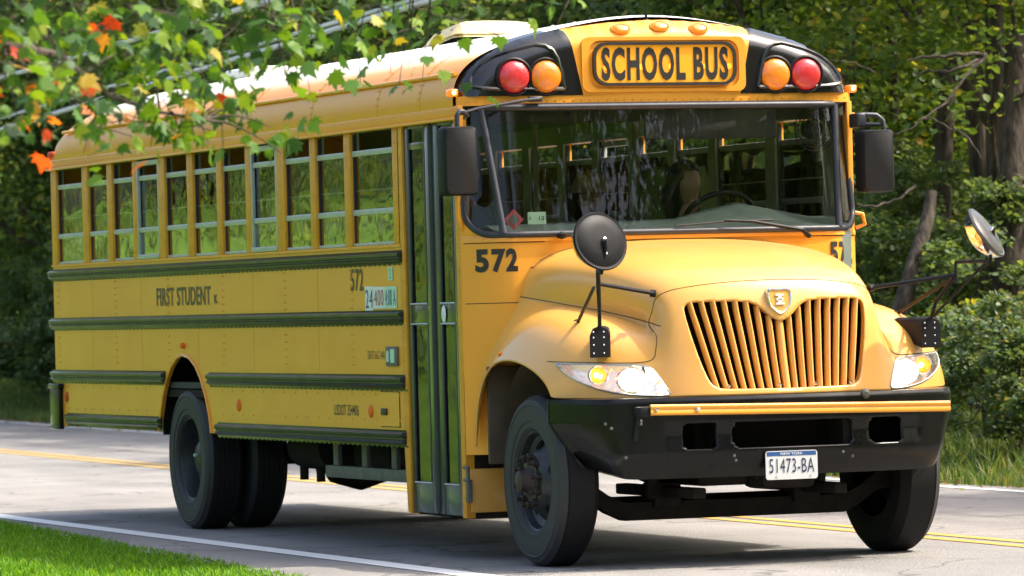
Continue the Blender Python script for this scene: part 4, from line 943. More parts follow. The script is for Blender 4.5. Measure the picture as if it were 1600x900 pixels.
# ---------------------------------------------------------------- mirrors
for sg in (-1, 1):
    # convex crossview mirror on a tripod
    base = Vector((.50, sg * .985, 1.20))
    mb = MB().use(M['satin'])
    h0, n0 = hx(sg * .985, 1.16)
    prf = [(-.06, -.088), (.06, -.088), (.06, .03), (.042, .068), (0, .085), (-.042, .068), (-.06, .03)]
    fx = .565
    mb.ring([[(fx - .005, sg * (.985) + u, 1.235 + v) for u, v in prf], [(fx, sg * .985 + u * .95, 1.235 + v * .95) for u, v in prf]][::-1] + [[(.36, sg * .875 + u * .5 , 1.27 + v * .55) for u, v in prf]])
    cm = mb.build('crossview_mirror', None, bus)
    mb = MB().use(M['chrome'])
    for u in (-.04, .02):
        for v in (-.065, -.02, .02, .05): mb.lathe([(.0001, .004), (.005, .002), (.006, 0)], (fx, sg * .985 + u, 1.235 + v), (1, 0, 0), 6)
    mb.build('bracket_screw', None, cm)
    hub = Vector((.74, sg * 1.06, 1.545)); mc = Vector((.97, sg * 1.135, 1.768))
    rdisk = Vector((.52, sg * 0.0, .0))
    mb = MB().use(M['satin'])
    mb.tube([(fx - .01, sg * .985, 1.30), (.60, sg * 1.0, 1.40), hub], .011, 8)
    mb.tube([(.15, sg * .956, 1.36 - .03), hub - Vector((.06, 0, .02))], .010, 8); mb.tube([(.14, sg * .945, 1.33), (.16, sg * .965, 1.335)], .022, 8)
    mb.tube([(.51, sg * .64, 1.485), hub], .011, 8); mb.tube([(.515, sg * .635, 1.484), (.505, sg * .665, 1.488)], .020, 8)
    mb.tube([hub - Vector((0, 0, .05)), hub + Vector((0, 0, .07)), (.93, sg * 1.135, 1.615), (1.0, sg * 1.14, 1.60)], .010, 8)
    mb.tube([(.58, sg * .99, 1.32), (.95, sg * 1.135, 1.60)], .008, 8)
    # disc: convex face looks back towards the driver; black back with rim towards the front
    ax = Vector((.93, sg * -.30, .22)).normalized() if sg < 0 else Vector((.62, -.62 * -1, .45)).normalized()
    if sg > 0: ax = Vector((.52, .66, .54)).normalized()
    mb.tube([(1.0, sg * 1.14, 1.60), mc + ax * .055 - Vector((0, 0, .05)), mc + ax * .05], .010, 8)
    mb.build('mirror_arm', None, cm)
    r0 = .172
    mb = MB().use(M['satin'] if sg < 0 else P('mirror_back_sunlit', (.055, .05, .046), .38, coat=.3))  # right back painted lighter than the left, as if sunlit
    mb.lathe([(.0001, .035), (r0 * .5, .033), (r0 * .8, .024), (r0 * .92, .012), (r0, .014), (r0 + .006, .004), (r0, -.006)], (0, 0, 0), (0, 0, 1), 40)
    dk = mb.build('mirror_head', None, cm); dk.location = mc
    # slightly oval head
    zq = ax.to_track_quat('Z', 'Y'); dk.rotation_mode = 'QUATERNION'; dk.rotation_quaternion = zq; dk.scale = (1.02, .90, 1)
    mb = MB().use(M['mirror']); mb.lathe([(r0, -.006), (r0 * .85, -.05), (r0 * .5, -.078), (.0001, -.088)], (0, 0, 0), (0, 0, 1), 36); g_ = mb.build('mirror_glass', None, dk)
    mb = MB().use(M['chrome']); mb.lathe([(.016, .034), (.014, .05), (.0001, .056)], (0, 0, 0), (0, 0, 1), 8); mb.box((-.004, -.09, .034), (.004, 0, .045)); mb.build('mirror_bolt', None, dk)
    # flat rectangular mirror
    ym = -1.288 if sg < 0 else 1.285
    mb = MB().use(M['satin']); z0, z1 = 2.065, 2.455
    if sg > 0: z0, z1 = 2.04, 2.405
    prf = rrect(.205, z1 - z0, .03, 4, ym, (z0 + z1) / 2)
    cyc = (z0 + z1) / 2
    mb.ring([[(-.72, ym + (u - ym) * .86, cyc + (v - cyc) * .95) for u, v in prf], [(-.735, ym + (u - ym) * .97, cyc + (v - cyc) * .99) for u, v in prf], [(-.80, u, v) for u, v in prf], [(-.83, u, v) for u, v in prf]])
    fm = mb.build('side_mirror', None, bus, 50)
    mb = MB().use(M['mirror']); mb.box((-.832, ym - .088, z0 + .02), (-.834, ym + .088, z1 - .02)); mb.build('mirror_glass', None, fm)
    mb = MB().use(M['gasket'])
    if sg < 0:
        mb.tube([(-.78, ym, z1 - .01), (-.78, ym, z1 + .06), (-.78, ym + .015, z1 + .085), (-.79, ym + .04, z1 + .085), (-.82, ym + .08, z1 + .06)], .015, 8)
        mb.tube([(-.80, ym + .02, 2.525), (-.80, -1.15, 2.555), (-.80, -.86, 2.60), (-.80, -.78, 2.605)], .010, 8); mb.box((-.84, -.84, 2.59), (-.80, -.76, 2.62), .006)
        mb.build('mirror_arm', None, fm, 50); mb = MB()
        mb.use(M['yellow']); mb.tube([(-.90, -1.255, 2.06), (-.90, -1.255, 1.95), (-.93, -1.225, 1.90), (-.95, -1.215, 1.86)], .010, 8)
    else:
        mb.box((-.93, 1.19, 2.42), (-.80, 1.25, 2.505), .012); mb.tube([(-.82, 1.22, 2.495), (-.80, 1.31, 2.49), (-.79, 1.345, 2.46), (-.785, 1.35, z1 - .005)], .015, 8); mb.tube([(-.82, 1.22, 2.44), (-.79, 1.33, 2.435)], .012, 8)
        mb.build('mirror_arm', None, fm, 50); mb = MB()
        mb.use(M['yellow']); mb.tube([(-.95, 1.22, 1.93), (-.94, 1.27, 1.92), (-.93, 1.28, 1.86), (-.95, 1.23, 1.84)], .012, 8)
    mb.build('grab_handle', None, bus, 50)
mb = MB().use(M['satin']); mb.lathe([(.0001, 0), (.03, .01), (.035, .03), (.0001, .045)], (-.66, -.72, 1.805), (0, 0, 1), 12); mb.build('washer_cap', None, bus)

# ---------------------------------------------------------------- interior
mb = MB().use(M['interior'])
for sg in (-1, 1): mb.box((-9.6, sg * 1.17, 1.21), (-1.98 if sg < 0 else -1.0, sg * 1.19, 1.80)); mb.box((-9.6, sg * 1.15, 2.50), (-1.0, sg * 1.19, 2.62))
mb.build('interior_panel', None, bus)
mb = MB().use(M['floor']); mb.box((-1.08, -1.12, 2.48), (-1.0, 1.12, 2.70)); mb.box((-1.08, -.8, 2.70), (-1.0, .8, 2.90)); mb.box((-.92, -.1, 2.37), (-.90, .72, 2.55), .005); mb.build('front_bulkhead', None, bus)
for sg in (-1, 1):
    mb = MB().use(P('partition_' + ('a' if sg < 0 else 'b'), (.16, .17, .08), .6)); mb.box((-2.12, sg * .32, 1.0), (-2.08, sg * 1.15, 1.78), .01); mb.tube([(-2.1, sg * .32, 1.0), (-2.1, sg * .32, 2.55)], .018, 8); mb.build('partition', None, bus)
for i in range(11):
    for sg in (-1, 1):
        x = -2.95 - i * .64
        mb = MB().use(M['seat'])
        mb.ring([[(x + a, sg * .72 + b_ * .43 * k, z) for a, b_ in ((0, -1), (.07, -1), (.07, 1), (0, 1))] for z, k in ((1.30, 1), (1.5, 1), (1.80, 1), (1.92, .92), (1.96, .75))])
        mb.box((x + .05, sg * .30, 1.28), (x + .42, sg * 1.14, 1.40), .03, 3); mb.use(M['under']); mb.box((x + .1, sg * .40, .98), (x + .14, sg * .45, 1.28)); mb.box((x + .3, sg * .40, .98), (x + .34, sg * .45, 1.28))
        mb.build('passenger_seat', None, bus, 40)
mb = MB().use(M['dash'])
mb.ring([[(-.80, y, 1.0), (-.775, y, 1.80), (-.80, y, 1.86 + h_), (-1.0, y, 1.915 + h_ * 1.6), (-1.12, y, 1.88 + h_), (-1.12, y, 1.0)] for y, h_ in ((-1.05, -.01), (-.3, -.005), (.1, .0), (.3, .03), (.5, .055), (.7, .03), (.95, .0), (1.12, 0))])
mb.build('dashboard', None, bus, 50)
mb = MB().use(M['satin']); c = Vector((-1.30, .50, 1.90)); ax = Vector((-.75, 0, .66)).normalized(); a_ = Vector((0, 1, 0)); b2 = ax.cross(a_)
mb.tube([c + (a_ * math.cos(t_) + b2 * math.sin(t_)) * .22 for t_ in np.linspace(0, 2 * math.pi, 33)], .016, 8, cap=False)
for t_ in (R(0), R(180), R(-90)): mb.tube([c + (a_ * math.cos(t_) + b2 * math.sin(t_)) * .21, c - ax * .04], .010, 6)
mb.tube([c - ax * .04, c - ax * .4], .035, 8); mb.build('steering_wheel', None, bus, 60)
mb = MB().use(M['seatgrn']); mb.ring([[(x - .0, .52 + b_ * .24 * k, z) for x, b_ in ((-2.0, -1), (-1.92, -1), (-1.92, 1), (-2.0, 1))] for z, k in ((1.4, 1), (1.6, 1), (2.1, .95), (2.24, .7))]); mb.box((-1.98, .28, 1.34), (-1.52, .76, 1.46), .03); mb.use(M['under']); mb.box((-1.9, .4, .98), (-1.6, .64, 1.34)); mb.build('driver_seat', None, bus, 40)
mb = MB().use(M['satin']); fc = Vector((-.98, 1.0, 2.42))
for r_2 in np.linspace(.03, .13, 6): mb.tube([fc + Vector((0, math.cos(t_) * r_2, math.sin(t_) * r_2)) for t_ in np.linspace(0, 2 * math.pi, 25)], .003, 5, cap=False)
for k in range(12): t_ = k * math.pi / 6; mb.tube([fc + Vector((0, math.cos(t_) * .02, math.sin(t_) * .02)), fc + Vector((0, math.cos(t_) * .13, math.sin(t_) * .13))], .0025, 5)
mb.lathe([(.05, -.1), (.06, -.02), (.03, 0), (.0001, 0)], fc, (1, 0, 0), 14); mb.build('cab_fan', None, bus)

# ---------------------------------------------------------------- people
def person(label, hip, head, hands, clothm, hairm, longhair, look, cap=None, group='people riding in the bus'):
    """seated figure: continuous skinned body with five-fingered hands, plus head"""
    hip = Vector(hip); head = Vector(head); neck = head - Vector((0, 0, .17)); chest = hip.lerp(neck, .62); fwd = Vector((look[0], look[1], 0)).normalized(); sd = Vector((-fwd.y, fwd.x, 0))
    V_, E_, Rr = [], [], []
    def add(p, r, par=None):
        V_.append(tuple(p)); Rr.append(r)
        if par is not None: E_.append((par, len(V_) - 1))
        return len(V_) - 1
    a = add(hip, .15); b_ = add(hip.lerp(chest, .5), .135, a); c = add(chest, .15, b_); d = add(neck - Vector((0, 0, .02)), .062, c); add(neck + Vector((0, 0, .07)), .055, d)
    for s_ in (-1, 1):
        kn = hip + Vector((1, 0, 0)) * .40 + sd * .12 * s_ + Vector((0, 0, .03)); k = add(hip + sd * .09 * s_ + Vector((.06, 0, 0)), .10, a); k = add(kn, .07, k); k = add(kn + Vector((.03, 0, -.38)), .05, k); add(kn + Vector((.16, 0, -.42)), .045, k)
        shd = chest + sd * .17 * s_ + Vector((0, 0, .06)); hd = Vector(hands[0 if s_ < 0 else 1]); el = shd.lerp(hd, .5) + Vector((-.02, 0, -.10)) + sd * .05 * s_
        k = add(shd, .065, c); k = add(el, .045, k); k = add(hd, .030, k); dirv = (hd - el).normalized(); palm = hd + dirv * .06; k = add(palm, .032, k)
        for f_ in range(4):
            o_ = sd * (.024 * (f_ - 1.5)); L = (.075, .085, .08, .062)[f_]; q = add(palm + o_ + dirv * .03, .009, k); q = add(palm + o_ + dirv * (.03 + L * .5) + Vector((0, 0, .006)), .009, q); add(palm + o_ + dirv * (.03 + L * .8) - Vector((0, 0, .022)), .008, q)
        q = add(palm - sd * s_ * .035, .010, k); add(palm - sd * s_ * .06 + dirv * .035, .009, q)
    me = D.meshes.new('person'); me.from_pydata(V_, E_, []); o = D.objects.new('tmp', me); COL.objects.link(o)
    o.modifiers.new('k', 'SKIN')
    for i, r in enumerate(Rr): me.skin_vertices[0].data[i].radius = (r, r)
    me.skin_vertices[0].data[0].use_root = True
    sb = o.modifiers.new('s', 'SUBSURF'); sb.levels = 2; dg = bpy.context.evaluated_depsgraph_get(); dg.update()
    m2 = D.meshes.new_from_object(o.evaluated_get(dg)); D.objects.remove(o)
    bm = bmesh.new(); bm.from_mesh(m2); n0 = len(bm.faces)
    bmesh.ops.create_uvsphere(bm, u_segments=28, v_segments=20, radius=1)
    bm.verts.ensure_lookup_table(); hv = [v for v in bm.verts if v.index < 0 or abs(v.co.length - 1) < 1e-4 and (v.co - head).length > .0]
    rot = fwd.to_track_quat('X', 'Z').to_matrix()
    hv = list(bm.verts)[len(m2.vertices):]
    for v in hv:
        p = v.co.copy(); x, y, z = p
        sx_ = .098; q = Vector((x * sx_, y * .076, z * .122))
        if z < 0: q.y *= 1 + .28 * z; q.x *= 1 + .10 * z
        fr = max(0, x)
        q.x += .022 * math.exp(-((y / .16) ** 2 + ((z + .12) / .20) ** 2)) * fr          # nose
        q.x -= .010 * math.exp(-(((abs(y) - .38) / .16) ** 2 + ((z - .08) / .12) ** 2)) * fr  # eye sockets
        q.x += .007 * math.exp(-((y / .3) ** 2 + ((z + .48) / .07) ** 2)) * fr             # lips
        q.x += .010 * math.exp(-((y / .3) ** 2 + ((z + .80) / .15) ** 2)) * fr             # chin
        q.y += .012 * math.copysign(1, y) * math.exp(-(((abs(y) - 1) / .2) ** 2 + (z / .22) ** 2 + (x / .22) ** 2))  # ears
        v.co = head + rot @ q
    m2.materials.clear()
    for q in (clothm, M['skin']): m2.materials.append(q)
    for f in bm.faces:
        c_ = f.calc_center_median(); hand = min((c_ - Vector(h_)).length for h_ in hands) < .13
        f.material_index = 1 if (hand or c_.z > neck.z + .0) else 0; f.smooth = True
    bm.to_mesh(m2); bm.free(); m2.name = 'person'
    po = D.objects.new('person', m2); COL.objects.link(po); tag(po, label, 'person', group)
    hb_ = MB().use(hairm); bmesh.ops.create_uvsphere(hb_.bm, u_segments=24, v_segments=16, radius=1)
    for v in hb_.bm.verts:
        x, y, z = v.co; q = Vector((x * .118 - .016, y * .104, z * .140 + .012))
        if x > .25 and z < .45: q.x = .02 + .3 * q.x; q.z = max(q.z, .03)
        elif z < 0 and longhair: q.z *= longhair; q.y *= 1.35 + .35 * abs(z); q.x -= .02
        elif z < -.2: q.z = -.035
        v.co = head + rot @ q
    hb_.build('hair', None, po, 80, recalc=False)
    if cap:
        cb = MB().use(cap); bmesh.ops.create_uvsphere(cb.bm, u_segments=24, v_segments=12, radius=1)
        for v in cb.bm.verts:
            x, y, z = v.co; q = Vector((x * .13, y * .115, max(z, 0) * .14 + .045)); 
            if x > .8 and z < .2: q.x += .06
            v.co = head + rot @ q
        cb.build('cap', None, po, 80)
    return po
person('driver in a dark green jacket with long dark hair behind the steering wheel', (-1.80, .50, 1.52), (-1.66, .46, 2.125), [(-1.36, .33, 1.93), (-1.36, .68, 1.95)], M['jacket'], M['hair'], 2.1, (1, .45), None)
person('passenger in a grey top sitting near the entry door', (-2.62, -.62, 1.46), (-2.50, -.62, 2.22), [(-2.25, -.80, 1.62), (-2.25, -.50, 1.62)], M['cloth'], M['hair'], 1.3, (1, .2), M['cloth'])
person('passenger in a tan cap beside the aisle behind the driver', (-2.62, .28, 1.42), (-2.46, .16, 2.06), [(-2.22, .0, 1.66), (-2.22, .35, 1.66)], M['tan'], M['hair'], 1.0, (1, -.2), M['tan'])
# shallow sunglasses on the driver
# ---------------------------------------------------------------- vegetation
def leafmat(name, cols, trans=.35, rough=.5):
    m = D.materials.new(name); m.use_nodes = True; t = m.node_tree; b = t.nodes['Principled BSDF']; o = t.nodes['Material Output']
    g = t.nodes.new('ShaderNodeNewGeometry'); r = t.nodes.new('ShaderNodeValToRGB'); e = r.color_ramp.elements
    while len(e) < len(cols): e.new(.5)
    for i, (p, c) in enumerate(cols): e[i].position = p; e[i].color = (*c, 1)
    t.links.new(g.outputs['Random Per Island'], r.inputs[0]); t.links.new(r.outputs[0], b.inputs['Base Color']); b.inputs['Roughness'].default_value = rough; b.inputs['Specular IOR Level'].default_value = .3
    tl = t.nodes.new('ShaderNodeBsdfTranslucent'); mx = t.nodes.new('ShaderNodeMixShader'); mx.inputs[0].default_value = trans
    mulc = t.nodes.new('ShaderNodeMix'); mulc.data_type = 'RGBA'; mulc.blend_type = 'MULTIPLY'; mulc.inputs[0].default_value = 1; mulc.inputs[7].default_value = (1.8, 1.6, .6, 1)
    t.links.new(r.outputs[0], mulc.inputs[6]); t.links.new(mulc.outputs[2], tl.inputs[0])
    t.links.new(b.outputs[0], mx.inputs[1]); t.links.new(tl.outputs[0], mx.inputs[2]); t.links.new(mx.outputs[0], o.inputs[0]); return m
LG = leafmat('leaves_green', [(0, (.075, .125, .05)), (.45, (.11, .18, .065)), (.8, (.15, .23, .075)), (.95, (.22, .28, .05)), (1, (.38, .30, .06))], .5)
LD = leafmat('leaves_dark', [(0, (.075, .12, .06)), (.6, (.11, .17, .08)), (.93, (.15, .22, .085)), (1, (.26, .28, .10))], .5)
LY = leafmat('leaves_yellowish', [(0, (.06, .10, .03)), (.5, (.10, .17, .035)), (.93, (.18, .24, .04)), (.985, (.34, .32, .05)), (1, (.42, .24, .05))], .45)
LS = leafmat('leaves_shrub', [(0, (.055, .09, .045)), (.5, (.09, .145, .065)), (.9, (.14, .21, .09)), (1, (.26, .22, .09))], .35)
bark, t, b = newmat('bark')
tc = t.nodes.new('ShaderNodeTexCoord'); mp = t.nodes.new('ShaderNodeMapping'); mp.inputs['Scale'].default_value = (9, 9, 1.6); n = t.nodes.new('ShaderNodeTexNoise'); n.inputs['Scale'].default_value = 2; n.inputs['Detail'].default_value = 8
rp = t.nodes.new('ShaderNodeValToRGB'); e = rp.color_ramp.elements; e[0].position = .35; e[0].color = (.025, .018, .012, 1); e[1].position = .7; e[1].color = (.10, .075, .055, 1)
t.links.new(tc.outputs['Object'], mp.inputs[0]); t.links.new(mp.outputs[0], n.inputs['Vector']); t.links.new(n.outputs[0], rp.inputs[0]); t.links.new(rp.outputs[0], b.inputs['Base Color']); b.inputs['Roughness'].default_value = .9
bp = t.nodes.new('ShaderNodeBump'); bp.inputs['Distance'].default_value = .03; t.links.new(n.outputs[0], bp.inputs['Height']); t.links.new(bp.outputs[0], b.inputs['Normal'])

LEAF = np.array([(0, 0, 0), (-.34, .28, .06), (-.30, .68, .04), (0, 1, -.05), (.30, .68, .04), (.34, .28, .06)], float)
def leaves_mesh(name, pts, size, mat, up=.6, seed=1, szv=.35):
    """pts (n,3) leaf positions; leaf = two folded quads"""
    r = np.random.default_rng(seed); n = len(pts)
    nrm = r.normal(size=(n, 3)); nrm[:, 2] = abs(nrm[:, 2]) + up * 1.4; nrm /= np.linalg.norm(nrm, axis=1)[:, None]
    t1 = r.normal(size=(n, 3)); t1 -= (t1 * nrm).sum(1)[:, None] * nrm; t1 /= np.linalg.norm(t1, axis=1)[:, None]; t2 = np.cross(nrm, t1)
    s = size * (1 + szv * r.uniform(-1, 1, n)); L = LEAF * 1.0
    co = pts[:, None, :] + s[:, None, None] * (L[None, :, 0, None] * t2[:, None, :] + L[None, :, 1, None] * t1[:, None, :] + L[None, :, 2, None] * nrm[:, None, :])
    co = co.reshape(-1, 3); me = D.meshes.new(name); me.vertices.add(len(co)); me.vertices.foreach_set('co', co.ravel())
    b0 = (np.arange(n) * 6)[:, None]; q = np.concatenate([b0 + [0, 1, 2, 3], b0 + [0, 3, 4, 5]], 1).reshape(-1)
    me.loops.add(len(q)); me.loops.foreach_set('vertex_index', q.astype(np.int32)); me.polygons.add(2 * n); me.polygons.foreach_set('loop_start', (np.arange(2 * n) * 4).astype(np.int32)); me.polygons.foreach_set('loop_total', np.full(2 * n, 4, np.int32))
    me.update(calc_edges=True); me.materials.append(mat); me.validate(); return me
def clump_pts(r, centers, per, rad, flat=.55):
    out = []
    for c, k in zip(centers, rad):
        m = int(per * r.uniform(.6, 1.4)); p = r.normal(size=(m, 3)); p /= np.linalg.norm(p, axis=1)[:, None] + 1e-9; p *= (r.uniform(0, 1, m) ** .5)[:, None]
        p *= [k, k, k * flat]; p[:, 2] -= .25 * (p[:, 0] ** 2 + p[:, 1] ** 2) / k; out.append(p + c)
    return np.concatenate(out)
def crown_mesh(name, seed, H, Rx, base, nc, per, mat, size, crad=(.45, .95)):
    r = np.random.default_rng(seed); c = []
    while len(c) < nc:
        p = r.uniform(-1, 1, 3); l = np.linalg.norm(p)
        if .25 < l < 1: c.append(p)
    c = np.array(c); c[:, :2] *= (1 + .28 * np.sin(3 * np.arctan2(c[:, 1], c[:, 0]) + seed))[:, None]
    taper = 1 - .35 * np.clip(c[:, 2], 0, 1); c[:, 0] *= Rx * taper; c[:, 1] *= Rx * taper; c[:, 2] = base + (c[:, 2] + 1) / 2 * (H - base)
    rad = r.uniform(*crad, nc) * (Rx / 2.6) ** .5
    return leaves_mesh(name, clump_pts(r, c, per * 1.6, rad), size * .78, mat, seed=seed), c
def trunk_mesh(name, seed, H, r0, centers, nb=9, lean=(0, 0)):
    r = np.random.default_rng(seed + 50); mb = MB(); K = 10; pts = []; rr = []
    for i in range(K + 1):
        f = i / K; pts.append((lean[0] * f * H + .12 * math.sin(3 * f + seed) * f, lean[1] * f * H + .12 * math.cos(4 * f + seed) * f, f * H * .92)); rr.append(r0 * (1.25 if i == 0 else 1) * (1 - .85 * f))
    mb.tube(pts, rr, 10)
    for k in range(min(nb, len(centers))):
        c = centers[(k * 7) % len(centers)]; zf = min(.85, max(.18, (c[2] / H) - .2)); i = int(zf * K); s = Vector(pts[i]); e_ = Vector(c) + Vector((lean[0] * c[2], lean[1] * c[2], 0)); m = s.lerp(e_, .5) + Vector((r.normal() * .15, r.normal() * .15, -.12)); rb = rr[i] * .45
        mb.tube([s, s.lerp(m, .5) + Vector((0, 0, .05)), m, m.lerp(e_, .6), e_], [rb, rb * .8, rb * .6, rb * .35, rb * .12], 6)
        for q in range(2):
            e2 = e_ + Vector((r.normal() * .5, r.normal() * .5, r.normal() * .3)); mb.tube([m, m.lerp(e2, .5) + Vector((0, 0, .08)), e2], [rb * .4, rb * .25, rb * .07], 5)
    mb.bm.normal_update(); me = D.meshes.new(name); bmesh.ops.recalc_face_normals(mb.bm, faces=mb.bm.faces); mb.bm.to_mesh(me); mb.bm.free(); me.materials.append(bark); me.shade_smooth(); return me
VAR = []
for sd, H, Rx, base, nc, per, mat, r0 in ((1, 8.2, 2.6, 1.1, 120, 170, LG, .16), (2, 7.4, 2.8, .6, 120, 170, LD, .18), (3, 8.8, 2.4, 2.0, 100, 160, LY, .14), (4, 6.6, 2.6, .4, 110, 170, LG, .12), (5, 8.4, 2.9, 2.4, 95, 160, LD, .22)):
    cm, cc = crown_mesh('crown', sd, H, Rx, base, nc, per, mat, .115)
    VAR.append((cm, trunk_mesh('trunk', sd, H, r0, cc)))
def tree(x, y, v, s, rz, label, cat='tree', group='trees of the wood across the road', name='deciduous_tree', sz=None):
    e_ = empty(name, (x, y, gh(x, y) - .05), label, cat, group, rz); e_.scale = (s, s, sz or s)
    for nm, me in (('crown', VAR[v][0]), ('trunk', VAR[v][1])):
        o = D.objects.new(nm, me); COL.objects.link(o); o.parent = e_
    return e_
def onray(px, dist):       # plan position of something seen at image column px, at this distance
    d_ = _d + _r * ((px - 800) / 7946.5); return CAMP.x + d_.x * dist, CAMP.y + d_.y * dist
TREES = [
 # px, dist, variant, scale, label
 (1568, 47, 2, 1.0, 'thick-trunked tree at the far right edge behind the round mirror'),
 (1482, 53, 2, .95, 'slender tree with yellow green backlit leaves at the upper right'),
 (1520, 57, 2, 1.0, 'tall yellow green tree just left of the right edge, behind the slender one'),
 (1400, 55, 0, .95, 'green tree right of the driver side flat mirror'),
 (1330, 50, 2, .92, 'yellow green tree directly behind the right front corner of the bus roof'),
 (1240, 56, 3, 1.1, 'bushy green tree above the right warning lamps'),
 (1150, 60, 0, 1.0, 'green tree behind the right end of the roof sign'),
 (1040, 58, 1, 1.02, 'dark tree behind the antenna'),
 (950, 63, 3, 1.15, 'bushy tree above the left side of the roof sign'),
 (860, 61, 0, 1.0, 'green tree above the raised roof hatch'),
 (740, 66, 1, 1.05, 'dark tree just left of the raised roof hatch'),
 (630, 68, 3, 1.2, 'bushy tree behind the middle of the overhead cables'),
 (520, 70, 0, 1.05, 'green tree above the middle of the bus roof'),
 (410, 73, 1, 1.1, 'dark tree above the rear half of the bus roof'),
 (300, 75, 4, 1.05, 'dark high-crowned tree above the last windows of the bus'),
 (190, 78, 3, 1.25, 'bushy tree above the rear corner of the bus'),
 (90, 80, 1, 1.1, 'dark tree behind the rear end of the bus at the left'),
 (0, 82, 0, 1.15, 'green tree at the left edge behind the maple twigs'),
 (1600, 60, 0, 1.0, 'green tree filling the upper right corner'),
 ]
for k, (px, ds, v, s, lb) in enumerate(TREES):
    x, y = onray(px, ds); f = far_edge(x) + 2.4
    if y < f: y = f + .3 * (k % 3)
    tree(x, y, v, s, k * 1.37, lb)
# bare leaning trunk and pale dead branches at the right
def bare(name, label, cat, tubes, group=None):
    mb = MB().use(bark)
    for pts, rr in tubes:
        pts = [Vector(p) for p in pts]; q = smooth_poly([tuple(p) + (0,) if False else (p.x, p.y) for p in pts], 2); z = smooth_poly([(p.z, a) for p, a in zip(pts, rr)], 2); k_ = .62 if name == 'dead_branch' else 1
        mb.tube([(a[0], a[1], c_[0] + (.008 * math.sin(i * 1.7) if name == 'dead_branch' else 0)) for i, (a, c_) in enumerate(zip(q, z))], [c_[1] * k_ for c_ in z], 8)
    o = mb.build(name, None, None, 60); tag(o, label, cat, group); return o
def P3(px, py, dist):
    d_ = _d + _r * ((px - 800) / 7946.5) - _u * ((py - 450) / 7946.5); return CAMP + d_ * dist
bare('leaning_trunk', 'bare brown trunk leaning to the right behind the mirror arm', 'tree trunk', [([P3(1385, 560, 45), P3(1412, 470, 45), P3(1432, 400, 45.2), P3(1450, 340, 45.4), P3(1456, 300, 45.5)], [.10, .085, .075, .065, .05])])
bare('thick_trunk', 'thick dark trunk standing at the right edge under the round mirror', 'tree trunk', [([P3(1570, 640, 46), P3(1572, 500, 46), P3(1580, 400, 46), P3(1585, 250, 46.3), P3(1590, 60, 46.6)], [.20, .17, .155, .14, .12])])
bare('slender_trunk', 'dark upright trunk, left one of the pair at the top right', 'tree trunk', [([P3(1468, 560, 49), P3(1472, 300, 49), P3(1480, 120, 49), P3(1486, -30, 49)], [.10, .095, .09, .08])], 'upright trunks at the top right')
bare('slender_trunk', 'dark upright trunk, right one of the pair at the top right', 'tree trunk', [([P3(1542, 480, 48.5), P3(1532, 260, 48.5), P3(1516, 90, 48.5), P3(1506, -30, 48.5)], [.12, .11, .10, .09])], 'upright trunks at the top right')
bare('broken_trunk', 'short brown trunk with a bent top high at the right', 'tree trunk', [([P3(1398, 190, 50), P3(1395, 60, 50), P3(1390, 28, 50), P3(1372, 20, 49.8)], [.045, .05, .045, .03])])
DB = [('pale dead branch rising to the right behind the flat mirror', [P3(1390, 210, 43), P3(1420, 205, 43), P3(1445, 182, 43.1), P3(1475, 165, 43.2), P3(1500, 130, 43.3), P3(1515, 112, 43.4), P3(1540, 90, 43.5)], [.008, .010, .014, .017, .02, .022, .025]),
 ('pale dead twig drooping to the right of the flat mirror', [P3(1440, 185, 43.1), P3(1462, 186, 43), P3(1480, 200, 43), P3(1505, 207, 42.9), P3(1520, 225, 42.8), P3(1536, 250, 42.6)], [.012, .013, .014, .013, .012, .004]),
 ('upper of the two grey branches high at the right', [P3(1420, 95, 44), P3(1445, 88, 44), P3(1470, 89, 44), P3(1505, 84, 44), P3(1540, 85, 44.2)], [.014, .02, .024, .027, .03]),
 ('lower of the two grey branches high at the right', [P3(1430, 115, 44), P3(1455, 110, 44), P3(1480, 113, 44), P3(1508, 104, 44), P3(1535, 90, 44.2)], [.012, .018, .022, .025, .028]),
 ('thin grey twig just right of the bus roof', [P3(1300, 95, 43), P3(1320, 96, 43), P3(1340, 100, 43), P3(1370, 115, 43)], [.005, .008, .01, .012]),
 ('short grey branch level with the bottom of the windshield at the right', [P3(1340, 320, 43), P3(1365, 324, 43), P3(1385, 317, 43.1), P3(1405, 312, 43.1), P3(1430, 290, 43.2)], [.015, .017, .02, .02, .02])]
for lb, pts, rr in DB: bare('dead_branch', lb, 'branch', [(pts, rr)], 'dead branches at the right')
